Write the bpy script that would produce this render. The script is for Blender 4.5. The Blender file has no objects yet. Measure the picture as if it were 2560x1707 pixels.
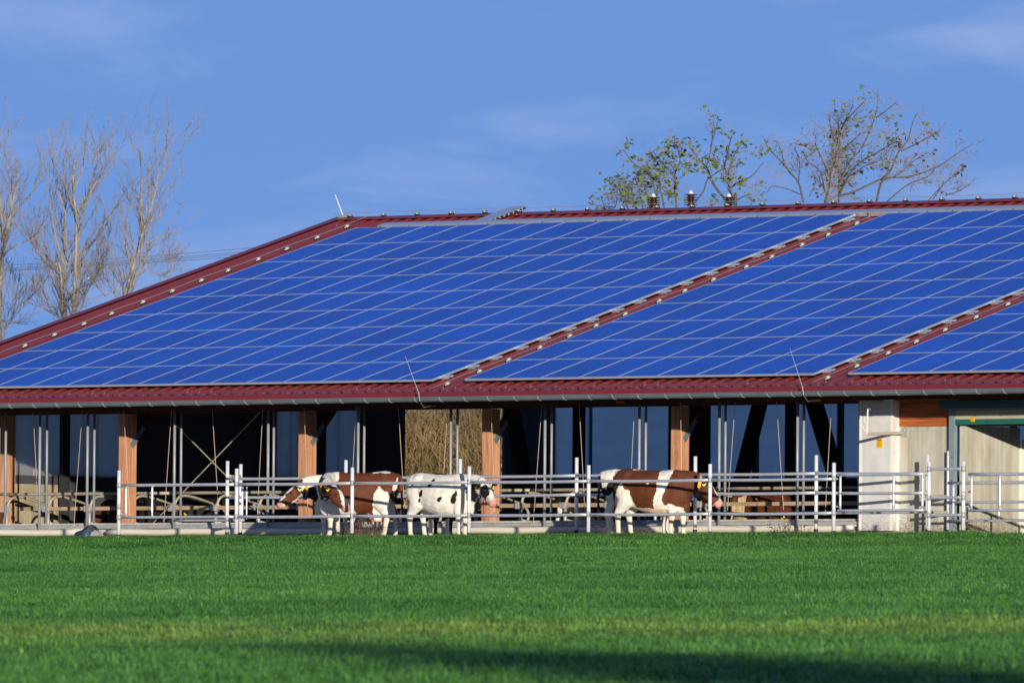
import bpy, math, random
import numpy as np
from mathutils import Vector, Matrix, noise

R_ = random.Random(7)
sc = bpy.context.scene
COL = sc.collection

# ------------------------------------------------------------------ camera model (metres, barn frame: X along the eave, Y into the barn)
PSI, PITCH, ROLL, FPX = 0.682225, 0.0319313, 0.007, 27842.7
CAM = np.array([146.3044, -178.5371, -3.2887])
SL = math.radians(15.4128)
def _basis():
    f = np.array([-math.sin(PSI), math.cos(PSI), 0]); r = np.array([math.cos(PSI), math.sin(PSI), 0]); u = np.array([0, 0, 1.])
    f2 = f*math.cos(PITCH)+u*math.sin(PITCH); u2 = -f*math.sin(PITCH)+u*math.cos(PITCH)
    return r*math.cos(ROLL)+u2*math.sin(ROLL), -r*math.sin(ROLL)+u2*math.cos(ROLL), f2
RT, UP, FW = _basis()
def ray(x, y): return FW+RT*(x-1280)/FPX-UP*(y-853.5)/FPX
def on(x, y, Y):                      # survey point on the vertical plane at depth Y of the barn frame
    d = ray(x, y); t = (Y-CAM[1])/d[1]; return CAM+t*d
def onx(x, y, X):
    d = ray(x, y); t = (X-CAM[0])/d[0]; return CAM+t*d
def at(x, y, D): return CAM+ray(x, y)*D
def seen(p):
    d = np.asarray(p)-CAM; z = d@FW
    return 1280+FPX*(d@RT)/z, 853.5-FPX*(d@UP)/z
HR = np.array([math.cos(PSI), math.sin(PSI), 0]); HF = np.array([-math.sin(PSI), math.cos(PSI), 0])

# ------------------------------------------------------------------ materials
def s2l(c): return tuple((v/12.92 if v <= .04045 else ((v+.055)/1.055)**2.4) for v in c)
def nt(m): m.use_nodes = True; return m.node_tree, m.node_tree.nodes, m.node_tree.links
def mat(name, col, rough=.6, metal=0., var=.25, scale=3., col2=None, bump=0., bscale=40., spec=.5, stretch=(1, 1, 1), trans=0., streak=0., splash=0.):
    m = bpy.data.materials.new(name); t, n, l = nt(m); b = n['Principled BSDF']
    b.inputs['Roughness'].default_value = rough; b.inputs['Metallic'].default_value = metal
    b.inputs['Specular IOR Level'].default_value = spec
    tc = n.new('ShaderNodeTexCoord'); mp = n.new('ShaderNodeMapping'); mp.inputs['Scale'].default_value = stretch
    l.new(tc.outputs['Object'], mp.inputs['Vector'])
    nz = n.new('ShaderNodeTexNoise'); nz.inputs['Scale'].default_value = scale; nz.inputs['Detail'].default_value = 6; nz.inputs['Roughness'].default_value = .65
    l.new(mp.outputs[0], nz.inputs['Vector'])
    cr = n.new('ShaderNodeValToRGB'); cr.color_ramp.elements[0].position = .3; cr.color_ramp.elements[1].position = .72
    c2 = col2 or tuple(v*(1-var) for v in col)
    cr.color_ramp.elements[0].color = (*c2, 1); cr.color_ramp.elements[1].color = (*col, 1)
    l.new(nz.outputs[0], cr.inputs[0]); l.new(cr.outputs[0], b.inputs['Base Color'])
    if streak or splash:
        src = cr.outputs[0]
        if streak:
            m2 = n.new('ShaderNodeMapping'); m2.inputs['Scale'].default_value = (5, 5, .25); l.new(tc.outputs['Object'], m2.inputs['Vector'])
            ns = n.new('ShaderNodeTexNoise'); ns.inputs['Scale'].default_value = 1.6; ns.inputs['Detail'].default_value = 5; l.new(m2.outputs[0], ns.inputs['Vector'])
            rs_ = n.new('ShaderNodeMapRange'); rs_.inputs[1].default_value = .35; rs_.inputs[2].default_value = .62; rs_.inputs[3].default_value = 1-streak; rs_.inputs[4].default_value = 1; l.new(ns.outputs[0], rs_.inputs[0])
            mu = n.new('ShaderNodeMixRGB'); mu.blend_type = 'MULTIPLY'; mu.inputs[0].default_value = 1; l.new(src, mu.inputs[1]); l.new(rs_.outputs[0], mu.inputs[2]); src = mu.outputs[0]
        if splash:
            sx_ = n.new('ShaderNodeSeparateXYZ'); l.new(tc.outputs['Object'], sx_.inputs[0])
            hz_ = n.new('ShaderNodeMapRange'); hz_.inputs[1].default_value = -.1; hz_.inputs[2].default_value = .75; hz_.inputs[3].default_value = .3; hz_.inputs[4].default_value = -.12; l.new(sx_.outputs['Z'], hz_.inputs[0])
            nv = n.new('ShaderNodeTexNoise'); nv.inputs['Scale'].default_value = 45; nv.inputs['Detail'].default_value = 3; l.new(tc.outputs['Object'], nv.inputs['Vector'])
            ad_ = n.new('ShaderNodeMath'); ad_.operation = 'ADD'; l.new(nv.outputs[0], ad_.inputs[0]); l.new(hz_.outputs[0], ad_.inputs[1])
            rp = n.new('ShaderNodeMapRange'); rp.inputs[1].default_value = .58; rp.inputs[2].default_value = .72; rp.inputs[4].default_value = splash; l.new(ad_.outputs[0], rp.inputs[0])
            mu = n.new('ShaderNodeMixRGB'); l.new(rp.outputs[0], mu.inputs[0]); l.new(src, mu.inputs[1]); mu.inputs[2].default_value = (.13, .085, .05, 1); src = mu.outputs[0]
        l.new(src, b.inputs['Base Color'])
    if bump:
        nb = n.new('ShaderNodeTexNoise'); nb.inputs['Scale'].default_value = bscale; nb.inputs['Detail'].default_value = 5
        l.new(mp.outputs[0], nb.inputs['Vector'])
        bp = n.new('ShaderNodeBump'); bp.inputs['Strength'].default_value = bump; bp.inputs['Distance'].default_value = .02
        l.new(nb.outputs[0], bp.inputs['Height']); l.new(bp.outputs[0], b.inputs['Normal'])
    if trans:
        tr = n.new('ShaderNodeBsdfTranslucent'); l.new(cr.outputs[0], tr.inputs['Color'])
        mx = n.new('ShaderNodeMixShader'); mx.inputs[0].default_value = trans
        l.new(b.outputs[0], mx.inputs[1]); l.new(tr.outputs[0], mx.inputs[2]); l.new(mx.outputs[0], n['Material Output'].inputs['Surface'])
    return m
def timber(name, col, col2, gr=(1, 1, .08)):
    m = bpy.data.materials.new(name); t, n, l = nt(m); b = n['Principled BSDF']; b.inputs['Roughness'].default_value = .7; b.inputs['Specular IOR Level'].default_value = .25
    tc = n.new('ShaderNodeTexCoord'); mp = n.new('ShaderNodeMapping'); mp.inputs['Scale'].default_value = gr
    l.new(tc.outputs['Object'], mp.inputs['Vector'])
    nz = n.new('ShaderNodeTexNoise'); nz.inputs['Scale'].default_value = 16; nz.inputs['Detail'].default_value = 8; nz.inputs['Distortion'].default_value = .6
    l.new(mp.outputs[0], nz.inputs['Vector'])
    kn = n.new('ShaderNodeTexVoronoi'); kn.inputs['Scale'].default_value = 5.5
    mp2 = n.new('ShaderNodeMapping'); mp2.inputs['Scale'].default_value = (1.6, 1.6, .7); l.new(tc.outputs['Object'], mp2.inputs['Vector']); l.new(mp2.outputs[0], kn.inputs['Vector'])
    kr = n.new('ShaderNodeValToRGB'); kr.color_ramp.elements[0].position = .03; kr.color_ramp.elements[1].position = .13
    kr.color_ramp.elements[0].color = (.25, .2, .18, 1); kr.color_ramp.elements[1].color = (1, 1, 1, 1); l.new(kn.outputs['Distance'], kr.inputs[0])
    cr = n.new('ShaderNodeValToRGB'); cr.color_ramp.elements[0].position = .32; cr.color_ramp.elements[1].position = .66
    cr.color_ramp.elements[0].color = (*col2, 1); cr.color_ramp.elements[1].color = (*col, 1)
    l.new(nz.outputs[0], cr.inputs[0])
    mu = n.new('ShaderNodeMixRGB'); mu.blend_type = 'MULTIPLY'; mu.inputs[0].default_value = .75
    l.new(cr.outputs[0], mu.inputs[1]); l.new(kr.outputs[0], mu.inputs[2]); l.new(mu.outputs[0], b.inputs['Base Color'])
    return m
M = {}
M['galv'] = mat('galvanised_steel', (.8, .81, .82), .34, .55, .2, 9., bump=.04, bscale=60)
M['galv_sunlit'] = mat('sunlit_galvanised_post', (.9, .91, .92), .36, .25, .15, 9., bump=.04, bscale=60)  # galvanised steel again, sun glare on upright tubes lightened into the colour
M['galv_dull'] = mat('weathered_steel', (.5, .51, .5), .55, .3, .3, 7.)
M['stall'] = mat('dusty_stall_steel', (.5, .46, .37), .6, .3, .4, 5., col2=(.38, .33, .22))
M['board'] = mat('weathered_board', (.5, .36, .22), .8, 0, .4, 6., stretch=(.2, 1, 1))
M['pipe'] = mat('curtain_guide_pipe', (.33, .35, .37), .5, .2, .25, 6.)
M['rubber'] = mat('black_rubber', (.012, .013, .016), .6, 0, .3)
M['red'] = mat('burgundy_sheet_metal', (.2, .027, .022), .32, 0., .22, 1.2, spec=.8, bump=.02, bscale=3)
M['redtrim'] = mat('burgundy_trim', (.19, .022, .026), .35, 0., .15, 1.2, spec=.6)
M['zinc'] = mat('zinc_gutter', (.16, .2, .22), .45, .15, .3, 3., stretch=(.4, 1, 1))
M['zincl'] = mat('zinc_bracket', (.5, .53, .52), .45, .4, .2)
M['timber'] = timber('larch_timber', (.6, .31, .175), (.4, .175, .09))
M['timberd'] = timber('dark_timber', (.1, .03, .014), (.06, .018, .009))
M['clad'] = timber('stained_boarding', (.52, .15, .045), (.27, .06, .018), (.08, 1, 1.4))
M['conc'] = mat('concrete_panel', (.62, .6, .52), .85, 0, .22, 1.6, col2=(.42, .38, .28), bump=.12, bscale=25, stretch=(1, 1, .5), streak=.25, splash=.7)
M['concold'] = mat('stained_concrete', (.5, .44, .3), .9, 0, .3, 2.2, col2=(.3, .24, .15), bump=.15, bscale=25, streak=.3, splash=.6)
M['plinth'] = mat('plinth_concrete', (.6, .56, .49), .85, 0, .25, 2.2, bump=.1, bscale=30, streak=.25)
M['white'] = mat('white_panel', (.74, .73, .71), .45, 0, .07, 2.5, col2=(.6, .58, .53), streak=.08, splash=.45)
M['cream'] = mat('cream_trim', (.82, .8, .72), .4, 0, .05)
M['tarp'] = mat('rolled_white_tarp', (.78, .72, .58), .55, 0, .22, 2., bump=.15, bscale=9, stretch=(.3, 1, 1))
M['steel'] = mat('painted_steel', (.24, .3, .33), .5, .1, .2, 4.)
M['teal'] = mat('teal_housing', (.05, .095, .115), .5, 0, .15)
M['green'] = mat('green_door_fabric', (.012, .13, .1), .6, 0, .2, 3.)
M['beige'] = mat('beige_door_fabric', (.5, .46, .32), .7, 0, .25, 3.)
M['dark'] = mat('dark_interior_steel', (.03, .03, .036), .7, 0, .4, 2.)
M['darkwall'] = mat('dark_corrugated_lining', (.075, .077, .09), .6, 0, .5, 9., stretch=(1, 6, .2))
M['curtain'] = mat('grey_curtain', (.8, .78, .78), .7, 0, .1, 3., trans=.8)
M['curtainb'] = mat('blue_grey_curtain', (.9, .93, .97), .6, 0, .1, 1.2, trans=.95, stretch=(1, 1, 3))
M['floor'] = mat('barn_floor', (.14, .12, .09), .9, 0, .4, 2.)
M['under'] = mat('roof_underside', (.12, .075, .05), .9, 0, .4, 2.)
M['wire'] = mat('bare_wire', (.55, .52, .48), .4, .6, .1)
M['cord'] = mat('beige_cord', (.62, .47, .36), .8, 0, .1)
M['holder'] = mat('grey_holder', (.5, .49, .42), .7, 0, .2, 20.)
M['alu'] = mat('anodised_aluminium', (.66, .72, .82), .28, .62, .05, 6.)
M['tray'] = mat('galvanised_tray', (.8, .83, .86), .3, .75, .1, 5.)
M['yellow'] = mat('yellow_sign', (.85, .47, .01), .5, 0, .05)
M['ink'] = mat('black_print', (.03, .025, .015), .6, 0, .05)
M['tagy'] = mat('yellow_ear_tag', (.75, .62, .02), .5, 0, .05)
M['strapy'] = mat('yellow_strap', (.82, .42, .01), .6, 0, .1)
M['strapg'] = mat('grey_strap', (.3, .28, .25), .8, 0, .2)
M['boxb'] = mat('blue_transponder', (.02, .1, .3), .4, 0, .1)
M['eye'] = mat('dark_eye', (.008, .006, .005), .15, 0, .1)
M['porc'] = mat('brown_porcelain', (.045, .012, .01), .25, 0, .2)
M['porcw'] = mat('pale_cap', (.75, .72, .68), .4, 0, .1)
M['bark'] = mat('pale_bark', (.42, .38, .28), .85, 0, .4, 4., col2=(.17, .14, .09))
M['twig'] = mat('grey_brown_twig', (.33, .27, .24), .85, 0, .3, 3.)
M['barkb'] = mat('brown_bark', (.15, .115, .075), .85, 0, .4, 4., col2=(.07, .055, .035))
M['weed'] = mat('dead_weed', (.2, .12, .07), .9, 0, .4, 8.)
M['tarpb'] = mat('blue_grey_plastic', (.05, .08, .12), .35, 0, .5, 8., bump=.3, bscale=12)
def leafmat(name, a, b, sc_=.9):
    m = mat(name, a, .6, 0, 0, sc_, col2=b, trans=.35); return m
M['leaf'] = leafmat('olive_leaf', (.26, .3, .08), (.1, .16, .04))
M['leafb'] = leafmat('dry_leaf', (.2, .09, .05), (.12, .06, .04))
M['hedge'] = leafmat('hedge_leaf', (.2, .24, .05), (.1, .075, .03), 1.2)
M['stem'] = mat('dry_stem', (.46, .32, .14), .85, 0, .4, 1., col2=(.13, .08, .04))

def coatmat():
    m = bpy.data.materials.new('cow_coat'); t, n, l = nt(m); b = n['Principled BSDF']
    b.inputs['Roughness'].default_value = .68; b.inputs['Specular IOR Level'].default_value = .25
    a = n.new('ShaderNodeAttribute'); a.attribute_name = 'coat'
    tc = n.new('ShaderNodeTexCoord'); nz = n.new('ShaderNodeTexNoise'); nz.inputs['Scale'].default_value = 9; nz.inputs['Detail'].default_value = 7
    l.new(tc.outputs['Object'], nz.inputs['Vector'])
    cr = n.new('ShaderNodeValToRGB'); cr.color_ramp.elements[0].position = .3; cr.color_ramp.elements[1].position = .65
    cr.color_ramp.elements[0].color = (.72, .68, .62, 1); cr.color_ramp.elements[1].color = (1, 1, 1, 1)
    l.new(nz.outputs[0], cr.inputs[0])
    mu = n.new('ShaderNodeMixRGB'); mu.blend_type = 'MULTIPLY'; mu.inputs[0].default_value = .8
    l.new(a.outputs['Color'], mu.inputs[1]); l.new(cr.outputs[0], mu.inputs[2]); l.new(mu.outputs[0], b.inputs['Base Color'])
    n2 = n.new('ShaderNodeTexNoise'); n2.inputs['Scale'].default_value = 6; n2.inputs['Detail'].default_value = 3; l.new(tc.outputs['Object'], n2.inputs['Vector'])
    bp = n.new('ShaderNodeBump'); bp.inputs['Strength'].default_value = .35; bp.inputs['Distance'].default_value = .05
    l.new(n2.outputs[0], bp.inputs['Height']); l.new(bp.outputs[0], b.inputs['Normal'])
    return m
M['coat'] = coatmat()

def cellmat():
    m = bpy.data.materials.new('solar_cells'); t, n, l = nt(m); b = n['Principled BSDF']
    b.inputs['Roughness'].default_value = .3; b.inputs['Specular IOR Level'].default_value = .1
    tc = n.new('ShaderNodeTexCoord'); oi = n.new('ShaderNodeObjectInfo')
    sp = n.new('ShaderNodeSeparateXYZ'); l.new(tc.outputs['Object'], sp.inputs[0])
    def grid(sock, step, w):
        d = n.new('ShaderNodeMath'); d.operation = 'DIVIDE'; d.inputs[1].default_value = step; l.new(sock, d.inputs[0])
        f = n.new('ShaderNodeMath'); f.operation = 'FRACT'; l.new(d.outputs[0], f.inputs[0])
        s = n.new('ShaderNodeMath'); s.operation = 'SUBTRACT'; s.inputs[1].default_value = .5; l.new(f.outputs[0], s.inputs[0])
        a = n.new('ShaderNodeMath'); a.operation = 'ABSOLUTE'; l.new(s.outputs[0], a.inputs[0])
        g = n.new('ShaderNodeMath'); g.operation = 'GREATER_THAN'; g.inputs[1].default_value = .5-w; l.new(a.outputs[0], g.inputs[0]); return g
    g1 = grid(sp.outputs['X'], .1585, .03); g2 = grid(sp.outputs['Y'], .1585, .03)
    mxm = n.new('ShaderNodeMath'); mxm.operation = 'MAXIMUM'; l.new(g1.outputs[0], mxm.inputs[0]); l.new(g2.outputs[0], mxm.inputs[1])
    nz = n.new('ShaderNodeTexNoise'); nz.inputs['Scale'].default_value = 7; nz.inputs['Detail'].default_value = 4; l.new(tc.outputs['Object'], nz.inputs['Vector'])
    c1 = n.new('ShaderNodeMixRGB'); c1.inputs[1].default_value = (.008, .082, .5, 1); c1.inputs[2].default_value = (.011, .1, .58, 1); l.new(nz.outputs[0], c1.inputs[0])
    hv = n.new('ShaderNodeHueSaturation'); l.new(c1.outputs[0], hv.inputs['Color'])
    mr = n.new('ShaderNodeMapRange'); mr.inputs[3].default_value = .91; mr.inputs[4].default_value = 1.09; l.new(oi.outputs['Random'], mr.inputs[0]); gp = n.new('ShaderNodeNewGeometry'); nd = n.new('ShaderNodeTexNoise'); nd.inputs['Scale'].default_value = .45; nd.inputs['Detail'].default_value = 5; l.new(gp.outputs['Position'], nd.inputs['Vector'])
    dm = n.new('ShaderNodeMapRange'); dm.inputs[1].default_value = .3; dm.inputs[2].default_value = .7; dm.inputs[3].default_value = .86; dm.inputs[4].default_value = 1.14; l.new(nd.outputs[0], dm.inputs[0])
    pv = n.new('ShaderNodeMath'); pv.operation = 'MULTIPLY'; l.new(mr.outputs[0], pv.inputs[0]); l.new(dm.outputs[0], pv.inputs[1]); l.new(pv.outputs[0], hv.inputs['Value'])
    c2 = n.new('ShaderNodeMixRGB'); l.new(mxm.outputs[0], c2.inputs[0]); l.new(hv.outputs[0], c2.inputs[1]); c2.inputs[2].default_value = (.03, .13, .52, 1)
    l.new(c2.outputs[0], b.inputs['Base Color'])
    return m
M['cells'] = cellmat()

def grassmat(name, blade):
    m = bpy.data.materials.new(name); t, n, l = nt(m); b = n['Principled BSDF']
    b.inputs['Roughness'].default_value = .3; b.inputs['Specular IOR Level'].default_value = .6
    g = n.new('ShaderNodeNewGeometry'); 
    def nz(s, d=4):
        x = n.new('ShaderNodeTexNoise'); x.inputs['Scale'].default_value = s; x.inputs['Detail'].default_value = d; l.new(g.outputs['Position'], x.inputs['Vector']); return x
    big = nz(.25); mid = nz(1.1)
    r1 = n.new('ShaderNodeValToRGB'); e = r1.color_ramp.elements
    e[0].position = .3; e[0].color = (.022, .084, .014, 1); e[1].position = .66; e[1].color = (.092, .225, .042, 1)
    ad = n.new('ShaderNodeMath'); ad.operation = 'ADD'; l.new(big.outputs[0], ad.inputs[0]); l.new(mid.outputs[0], ad.inputs[1])
    hf = n.new('ShaderNodeMath'); hf.operation = 'MULTIPLY'; hf.inputs[1].default_value = .5; l.new(ad.outputs[0], hf.inputs[0]); l.new(hf.outputs[0], r1.inputs[0])
    # a worn, yellowed wheel track running across the meadow
    dt = n.new('ShaderNodeVectorMath'); dt.operation = 'DOT_PRODUCT'; dt.inputs[1].default_value = tuple(HF); l.new(g.outputs['Position'], dt.inputs[0])
    wv = nz(.12, 2); ws = n.new('ShaderNodeMath'); ws.operation = 'MULTIPLY_ADD'; ws.inputs[1].default_value = 9; l.new(wv.outputs[0], ws.inputs[0]); l.new(dt.outputs['Value'], ws.inputs[2])
    sb = n.new('ShaderNodeMath'); sb.operation = 'SUBTRACT'; sb.inputs[1].default_value = TRACK; l.new(ws.outputs[0], sb.inputs[0])
    ab = n.new('ShaderNodeMath'); ab.operation = 'ABSOLUTE'; l.new(sb.outputs[0], ab.inputs[0])
    mr = n.new('ShaderNodeMapRange'); mr.inputs[1].default_value = 1; mr.inputs[2].default_value = 9; mr.inputs[3].default_value = .5; mr.inputs[4].default_value = 0; l.new(ab.outputs[0], mr.inputs[0])
    m3 = n.new('ShaderNodeMath'); m3.operation = 'MULTIPLY'; l.new(mr.outputs[0], m3.inputs[0])
    fi = nz(.8); fr_ = n.new('ShaderNodeMapRange'); fr_.inputs[1].default_value = .38; fr_.inputs[2].default_value = .7; l.new(fi.outputs[0], fr_.inputs[0]); l.new(fr_.outputs[0], m3.inputs[1])
    c = n.new('ShaderNodeMixRGB'); l.new(m3.outputs[0], c.inputs[0]); l.new(r1.outputs[0], c.inputs[1]); c.inputs[2].default_value = (.34, .34, .07, 1)
    hv = n.new('ShaderNodeHueSaturation'); l.new(c.outputs[0], hv.inputs['Color'])
    if blade:
        at_ = n.new('ShaderNodeAttribute'); at_.attribute_name = 'tone'
        hs = n.new('ShaderNodeMapRange'); hs.inputs[3].default_value = .4; hs.inputs[4].default_value = 2.3; l.new(at_.outputs['Fac'], hs.inputs[0]); l.new(hs.outputs[0], hv.inputs['Value'])
        oi = n.new('ShaderNodeObjectInfo'); ti = n.new('ShaderNodeMapRange'); ti.inputs[3].default_value = .62; ti.inputs[4].default_value = 1.32; l.new(oi.outputs['Random'], ti.inputs[0])
        pm = n.new('ShaderNodeMath'); pm.operation = 'MULTIPLY'; l.new(hs.outputs[0], pm.inputs[0]); l.new(ti.outputs[0], pm.inputs[1]); l.new(pm.outputs[0], hv.inputs['Value'])
        tr = n.new('ShaderNodeBsdfTranslucent'); l.new(hv.outputs[0], tr.inputs['Color'])
        mx = n.new('ShaderNodeMixShader'); mx.inputs[0].default_value = .3
        l.new(b.outputs[0], mx.inputs[1]); l.new(tr.outputs[0], mx.inputs[2]); l.new(mx.outputs[0], n['Material Output'].inputs['Surface'])
    else:
        hv.inputs['Value'].default_value = .85; b.inputs['Roughness'].default_value = 1.; b.inputs['Specular IOR Level'].default_value = 0.
    l.new(hv.outputs[0], b.inputs['Base Color'])
    return m
TRACK = float(CAM[:2]@HF[:2]) + 106 + 4.5
M['blade'] = grassmat('grass_blade', True)
M['turf'] = grassmat('turf', False)
M['yard'] = mat('yard_concrete', (.5, .42, .32), .9, 0, .3, 1.1, col2=(.32, .25, .17), bump=.2, bscale=14)

# ------------------------------------------------------------------ mesh builder
class MB:
    def __init__(s): s.v = []; s.f = []; s.m = []
    def box(s, x0, x1, y0, y1, z0, z1, mi=0):
        b = len(s.v)
        s.v += [(x, y, z) for z in (z0, z1) for y in (y0, y1) for x in (x0, x1)]
        for q in ((0, 2, 3, 1), (4, 5, 7, 6), (0, 1, 5, 4), (2, 6, 7, 3), (0, 4, 6, 2), (1, 3, 7, 5)): s.f.append([b+i for i in q]); s.m.append(mi)
    def obox(s, o, ax, ay, az, mi=0):     # box from a corner and three edge vectors
        b = len(s.v); o, ax, ay, az = map(np.array, (o, ax, ay, az))
        s.v += [tuple(o+ax*i+ay*j+az*k) for k in (0, 1) for j in (0, 1) for i in (0, 1)]
        for q in ((0, 2, 3, 1), (4, 5, 7, 6), (0, 1, 5, 4), (2, 6, 7, 3), (0, 4, 6, 2), (1, 3, 7, 5)): s.f.append([b+i for i in q]); s.m.append(mi)
    def ring(s, pts): b = len(s.v); s.v += [tuple(p) for p in pts]; return list(range(b, b+len(pts)))
    def loft(s, rings, mi=0, cap=True):
        ids = [s.ring(r) for r in rings]; n = len(ids[0])
        for a, b in zip(ids, ids[1:]):
            for i in range(n): s.f.append([a[i], a[(i+1) % n], b[(i+1) % n], b[i]]); s.m.append(mi)
        if cap:
            s.f.append(ids[0][::-1]); s.m.append(mi); s.f.append(ids[-1]); s.m.append(mi)
    def tube(s, pts, r, n=8, mi=0, cap=True, ry=None, up=(0, 0, 1)):
        P = [Vector(tuple(p)) for p in pts]; N = len(P)
        rs = r if hasattr(r, '__len__') else [r]*N
        rys = ry if ry is not None else rs
        if not hasattr(rys, '__len__'): rys = [rys]*N
        rings = []; last = None
        for i in range(N):
            t = (P[min(i+1, N-1)]-P[max(i-1, 0)]); t = t.normalized() if t.length > 1e-9 else Vector((0, 0, 1))
            if last is None:
                u = Vector(up)
                if abs(t.dot(u)) > .97: u = Vector((1, 0, 0))
            else: u = last
            u = (u-t*t.dot(u)).normalized(); last = u; w = t.cross(u)
            rings.append([P[i]+u*(rys[i]*math.cos(2*math.pi*k/n))+w*(rs[i]*math.sin(2*math.pi*k/n)) for k in range(n)])
        s.loft(rings, mi, cap)
    def quad(s, a, b, c, d, mi=0): i = len(s.v); s.v += [tuple(a), tuple(b), tuple(c), tuple(d)]; s.f.append([i, i+1, i+2, i+3]); s.m.append(mi)
    def ball(s, c, r, n=10, mi=0):
        c = np.array(c); r = np.array(r if hasattr(r, '__len__') else (r, r, r))
        rings = []
        for j in range(1, n//2+1):
            a = math.pi*(j)/(n//2+1)
            rings.append([c+r*np.array((math.sin(a)*math.cos(2*math.pi*k/n), math.sin(a)*math.sin(2*math.pi*k/n), -math.cos(a))) for k in range(n)])
        s.loft(rings, mi)
    def build(s, name, mats, parent=None, smooth=False, org=None):
        if not isinstance(mats, (list, tuple)): mats = [mats]
        me = bpy.data.meshes.new(name)
        o_ = np.zeros(3)
        p = parent
        while p is not None: o_ += np.array(p.location); p = p.parent
        loc = np.zeros(3)
        if parent is None and org is not None: loc = np.array(org, float)
        V = np.array(s.v, float)-o_-loc
        me.from_pydata(V.tolist(), [], s.f)
        for m in mats: me.materials.append(m)
        if len(mats) > 1: me.polygons.foreach_set('material_index', s.m)
        if smooth: me.polygons.foreach_set('use_smooth', [True]*len(s.f))
        me.update()
        o = bpy.data.objects.new(name, me); COL.objects.link(o); o.parent = parent; o.location = loc
        return o
def tag(o, label=None, cat=None, group=None, kind=None):
    if label: o['label'] = label
    if cat: o['category'] = cat
    if group: o['group'] = group
    if kind: o['kind'] = kind
    return o
def empty(name, loc, label, cat, group=None):
    o = bpy.data.objects.new(name, None); COL.objects.link(o); o.location = tuple(float(v) for v in loc); o.empty_display_size = .2
    return tag(o, label, cat, group)
ORD = ['first', 'second', 'third', 'fourth', 'fifth', 'sixth', 'seventh', 'eighth', 'ninth', 'tenth', 'eleventh', 'twelfth', 'thirteenth', 'fourteenth', 'fifteenth', 'sixteenth', 'seventeenth', 'eighteenth', 'nineteenth', 'twentieth']

# ------------------------------------------------------------------ ground
F0 = np.array([4., -4.75]); HF2 = HF[:2]/np.linalg.norm(HF[:2])
YG = -4.7                                            # the meadow starts in front of the front fence
def gz(x, y):
    """terrain height: a level farm yard, and a meadow that falls away towards the photographer"""
    if y >= -1: return -.02
    if y >= YG: return -.02-.13*(-1-y)/3.7
    s = (YG-y)/HF2[1]*1.0
    dist = max(0., s)
    k = .0204*HF2[1]/HF2[1]
    z = -.15-.22*min(1., dist/6.)-.0204*dist*.995
    return z
def field_s(x, y): return (YG-y)/HF2[1]
g = MB()
ys = [900, 300, 120, 60, 36, 10, 0, -1, -2, -3, -4, YG]+[YG-2*i for i in range(1, 100)]+[-230, -300, -420]
xs = [-700, -300, -120, -60, -30]+list(range(-20, 41, 4))+[60, 90, 120, 150, 180, 220, 300, 500, 800]
for y in ys:
    for x in xs: g.v.append((x, y, gz(x, y)+(0 if y > -6 else .05*noise.noise((x*.08, y*.08, 3)))))
nx = len(xs)
for j in range(len(ys)-1):
    for i in range(nx-1): g.f.append([j*nx+i, (j+1)*nx+i, (j+1)*nx+i+1, j*nx+i+1]); g.m.append(0)
ground = g.build('ground', M['turf'], smooth=True); tag(ground, kind='structure')
y_ = MB()
for i in range(0, 34):
    for j, (ya, yb) in enumerate(((-4.62, -3.5), (-3.5, -2.2), (-2.2, -1), (-1, 1.3))):
        xa, xb = -22+2*i, -20+2*i
        y_.quad((xa, ya, gz(0, ya)+.012), (xb, ya, gz(0, ya)+.012), (xb, yb, gz(0, yb)+.012), (xa, yb, gz(0, yb)+.012))
tag(y_.build('yard', M['yard']), kind='structure')

# ------------------------------------------------------------------ barn
X0, X1 = -16.8, 26.0
NY, NZ = -math.sin(SL), math.cos(SL); CY, CZ = math.cos(SL), math.sin(SL)
def rf(a, b, off=0.):                 # point on the front roof slope: a along the eave, b up the slope, off above the panel plane
    return (a, b*CY+off*NY, 3.30+b*CZ+off*NZ)
BR = 16.44; ROOF = -.13
RY = BR*CY+ROOF*NY; RZ = 3.30+BR*CZ+ROOF*NZ
barn = empty('barn', (0, 1.8, 0), 'long open-sided cattle barn with burgundy metal roof', 'barn')
def corrugated(x0, x1, pfun, pitch=1/3):
    m = MB(); n = int((x1-x0)/pitch)
    prof = []
    for i in range(n):
        x = x0+i*pitch
        prof += [(x, 0), (x+.205, 0), (x+.25, .042), (x+.288, .042)]
    prof.append((x0+n*pitch, 0))
    a = m.ring([pfun(x, 0, h) for x, h in prof]); b = m.ring([pfun(x, 1, h) for x, h in prof])
    for i in range(len(prof)-1): m.f.append([a[i], a[i+1], b[i+1], b[i]]); m.m.append(0)
    return m
rm = corrugated(X0, X1, lambda x, t, h: rf(x, -.6+t*(BR+.6), ROOF+h))
roof = rm.build('roof', M['red'], barn)
rr = corrugated(X0, X1, lambda x, t, h: (x, RY+t*8.6, RZ-t*8.6*math.tan(SL)+h))
rr.build('rear_roof', M['red'], roof)
u = MB()
u.obox(rf(X0+.1, -.7, ROOF-.12), (X1-X0-.2, 0, 0), (0, (BR+.6)*CY, (BR+.6)*CZ), (0, -.0, .05))
u.obox((X0+.1, RY, RZ-.16), (X1-X0-.2, 0, 0), (0, 8.4, -8.4*math.tan(SL)), (0, 0, .05))
u.build('ceiling', M['under'], barn)
f = MB()                               # eave flashing, rake trim, ridge cap
e0 = rf(X0, -.66, ROOF); 
f.box(X0, X1, e0[1]-.012, e0[1], e0[2]-.088, e0[2]+.012)
f.obox((X0, e0[1]-.012, e0[2]+.012), (X1-X0, 0, 0), (0, .16*CY, .16*CZ), (0, 0, .008))
f.build('eave_flashing', M['redtrim'], roof)
f = MB()
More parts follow.
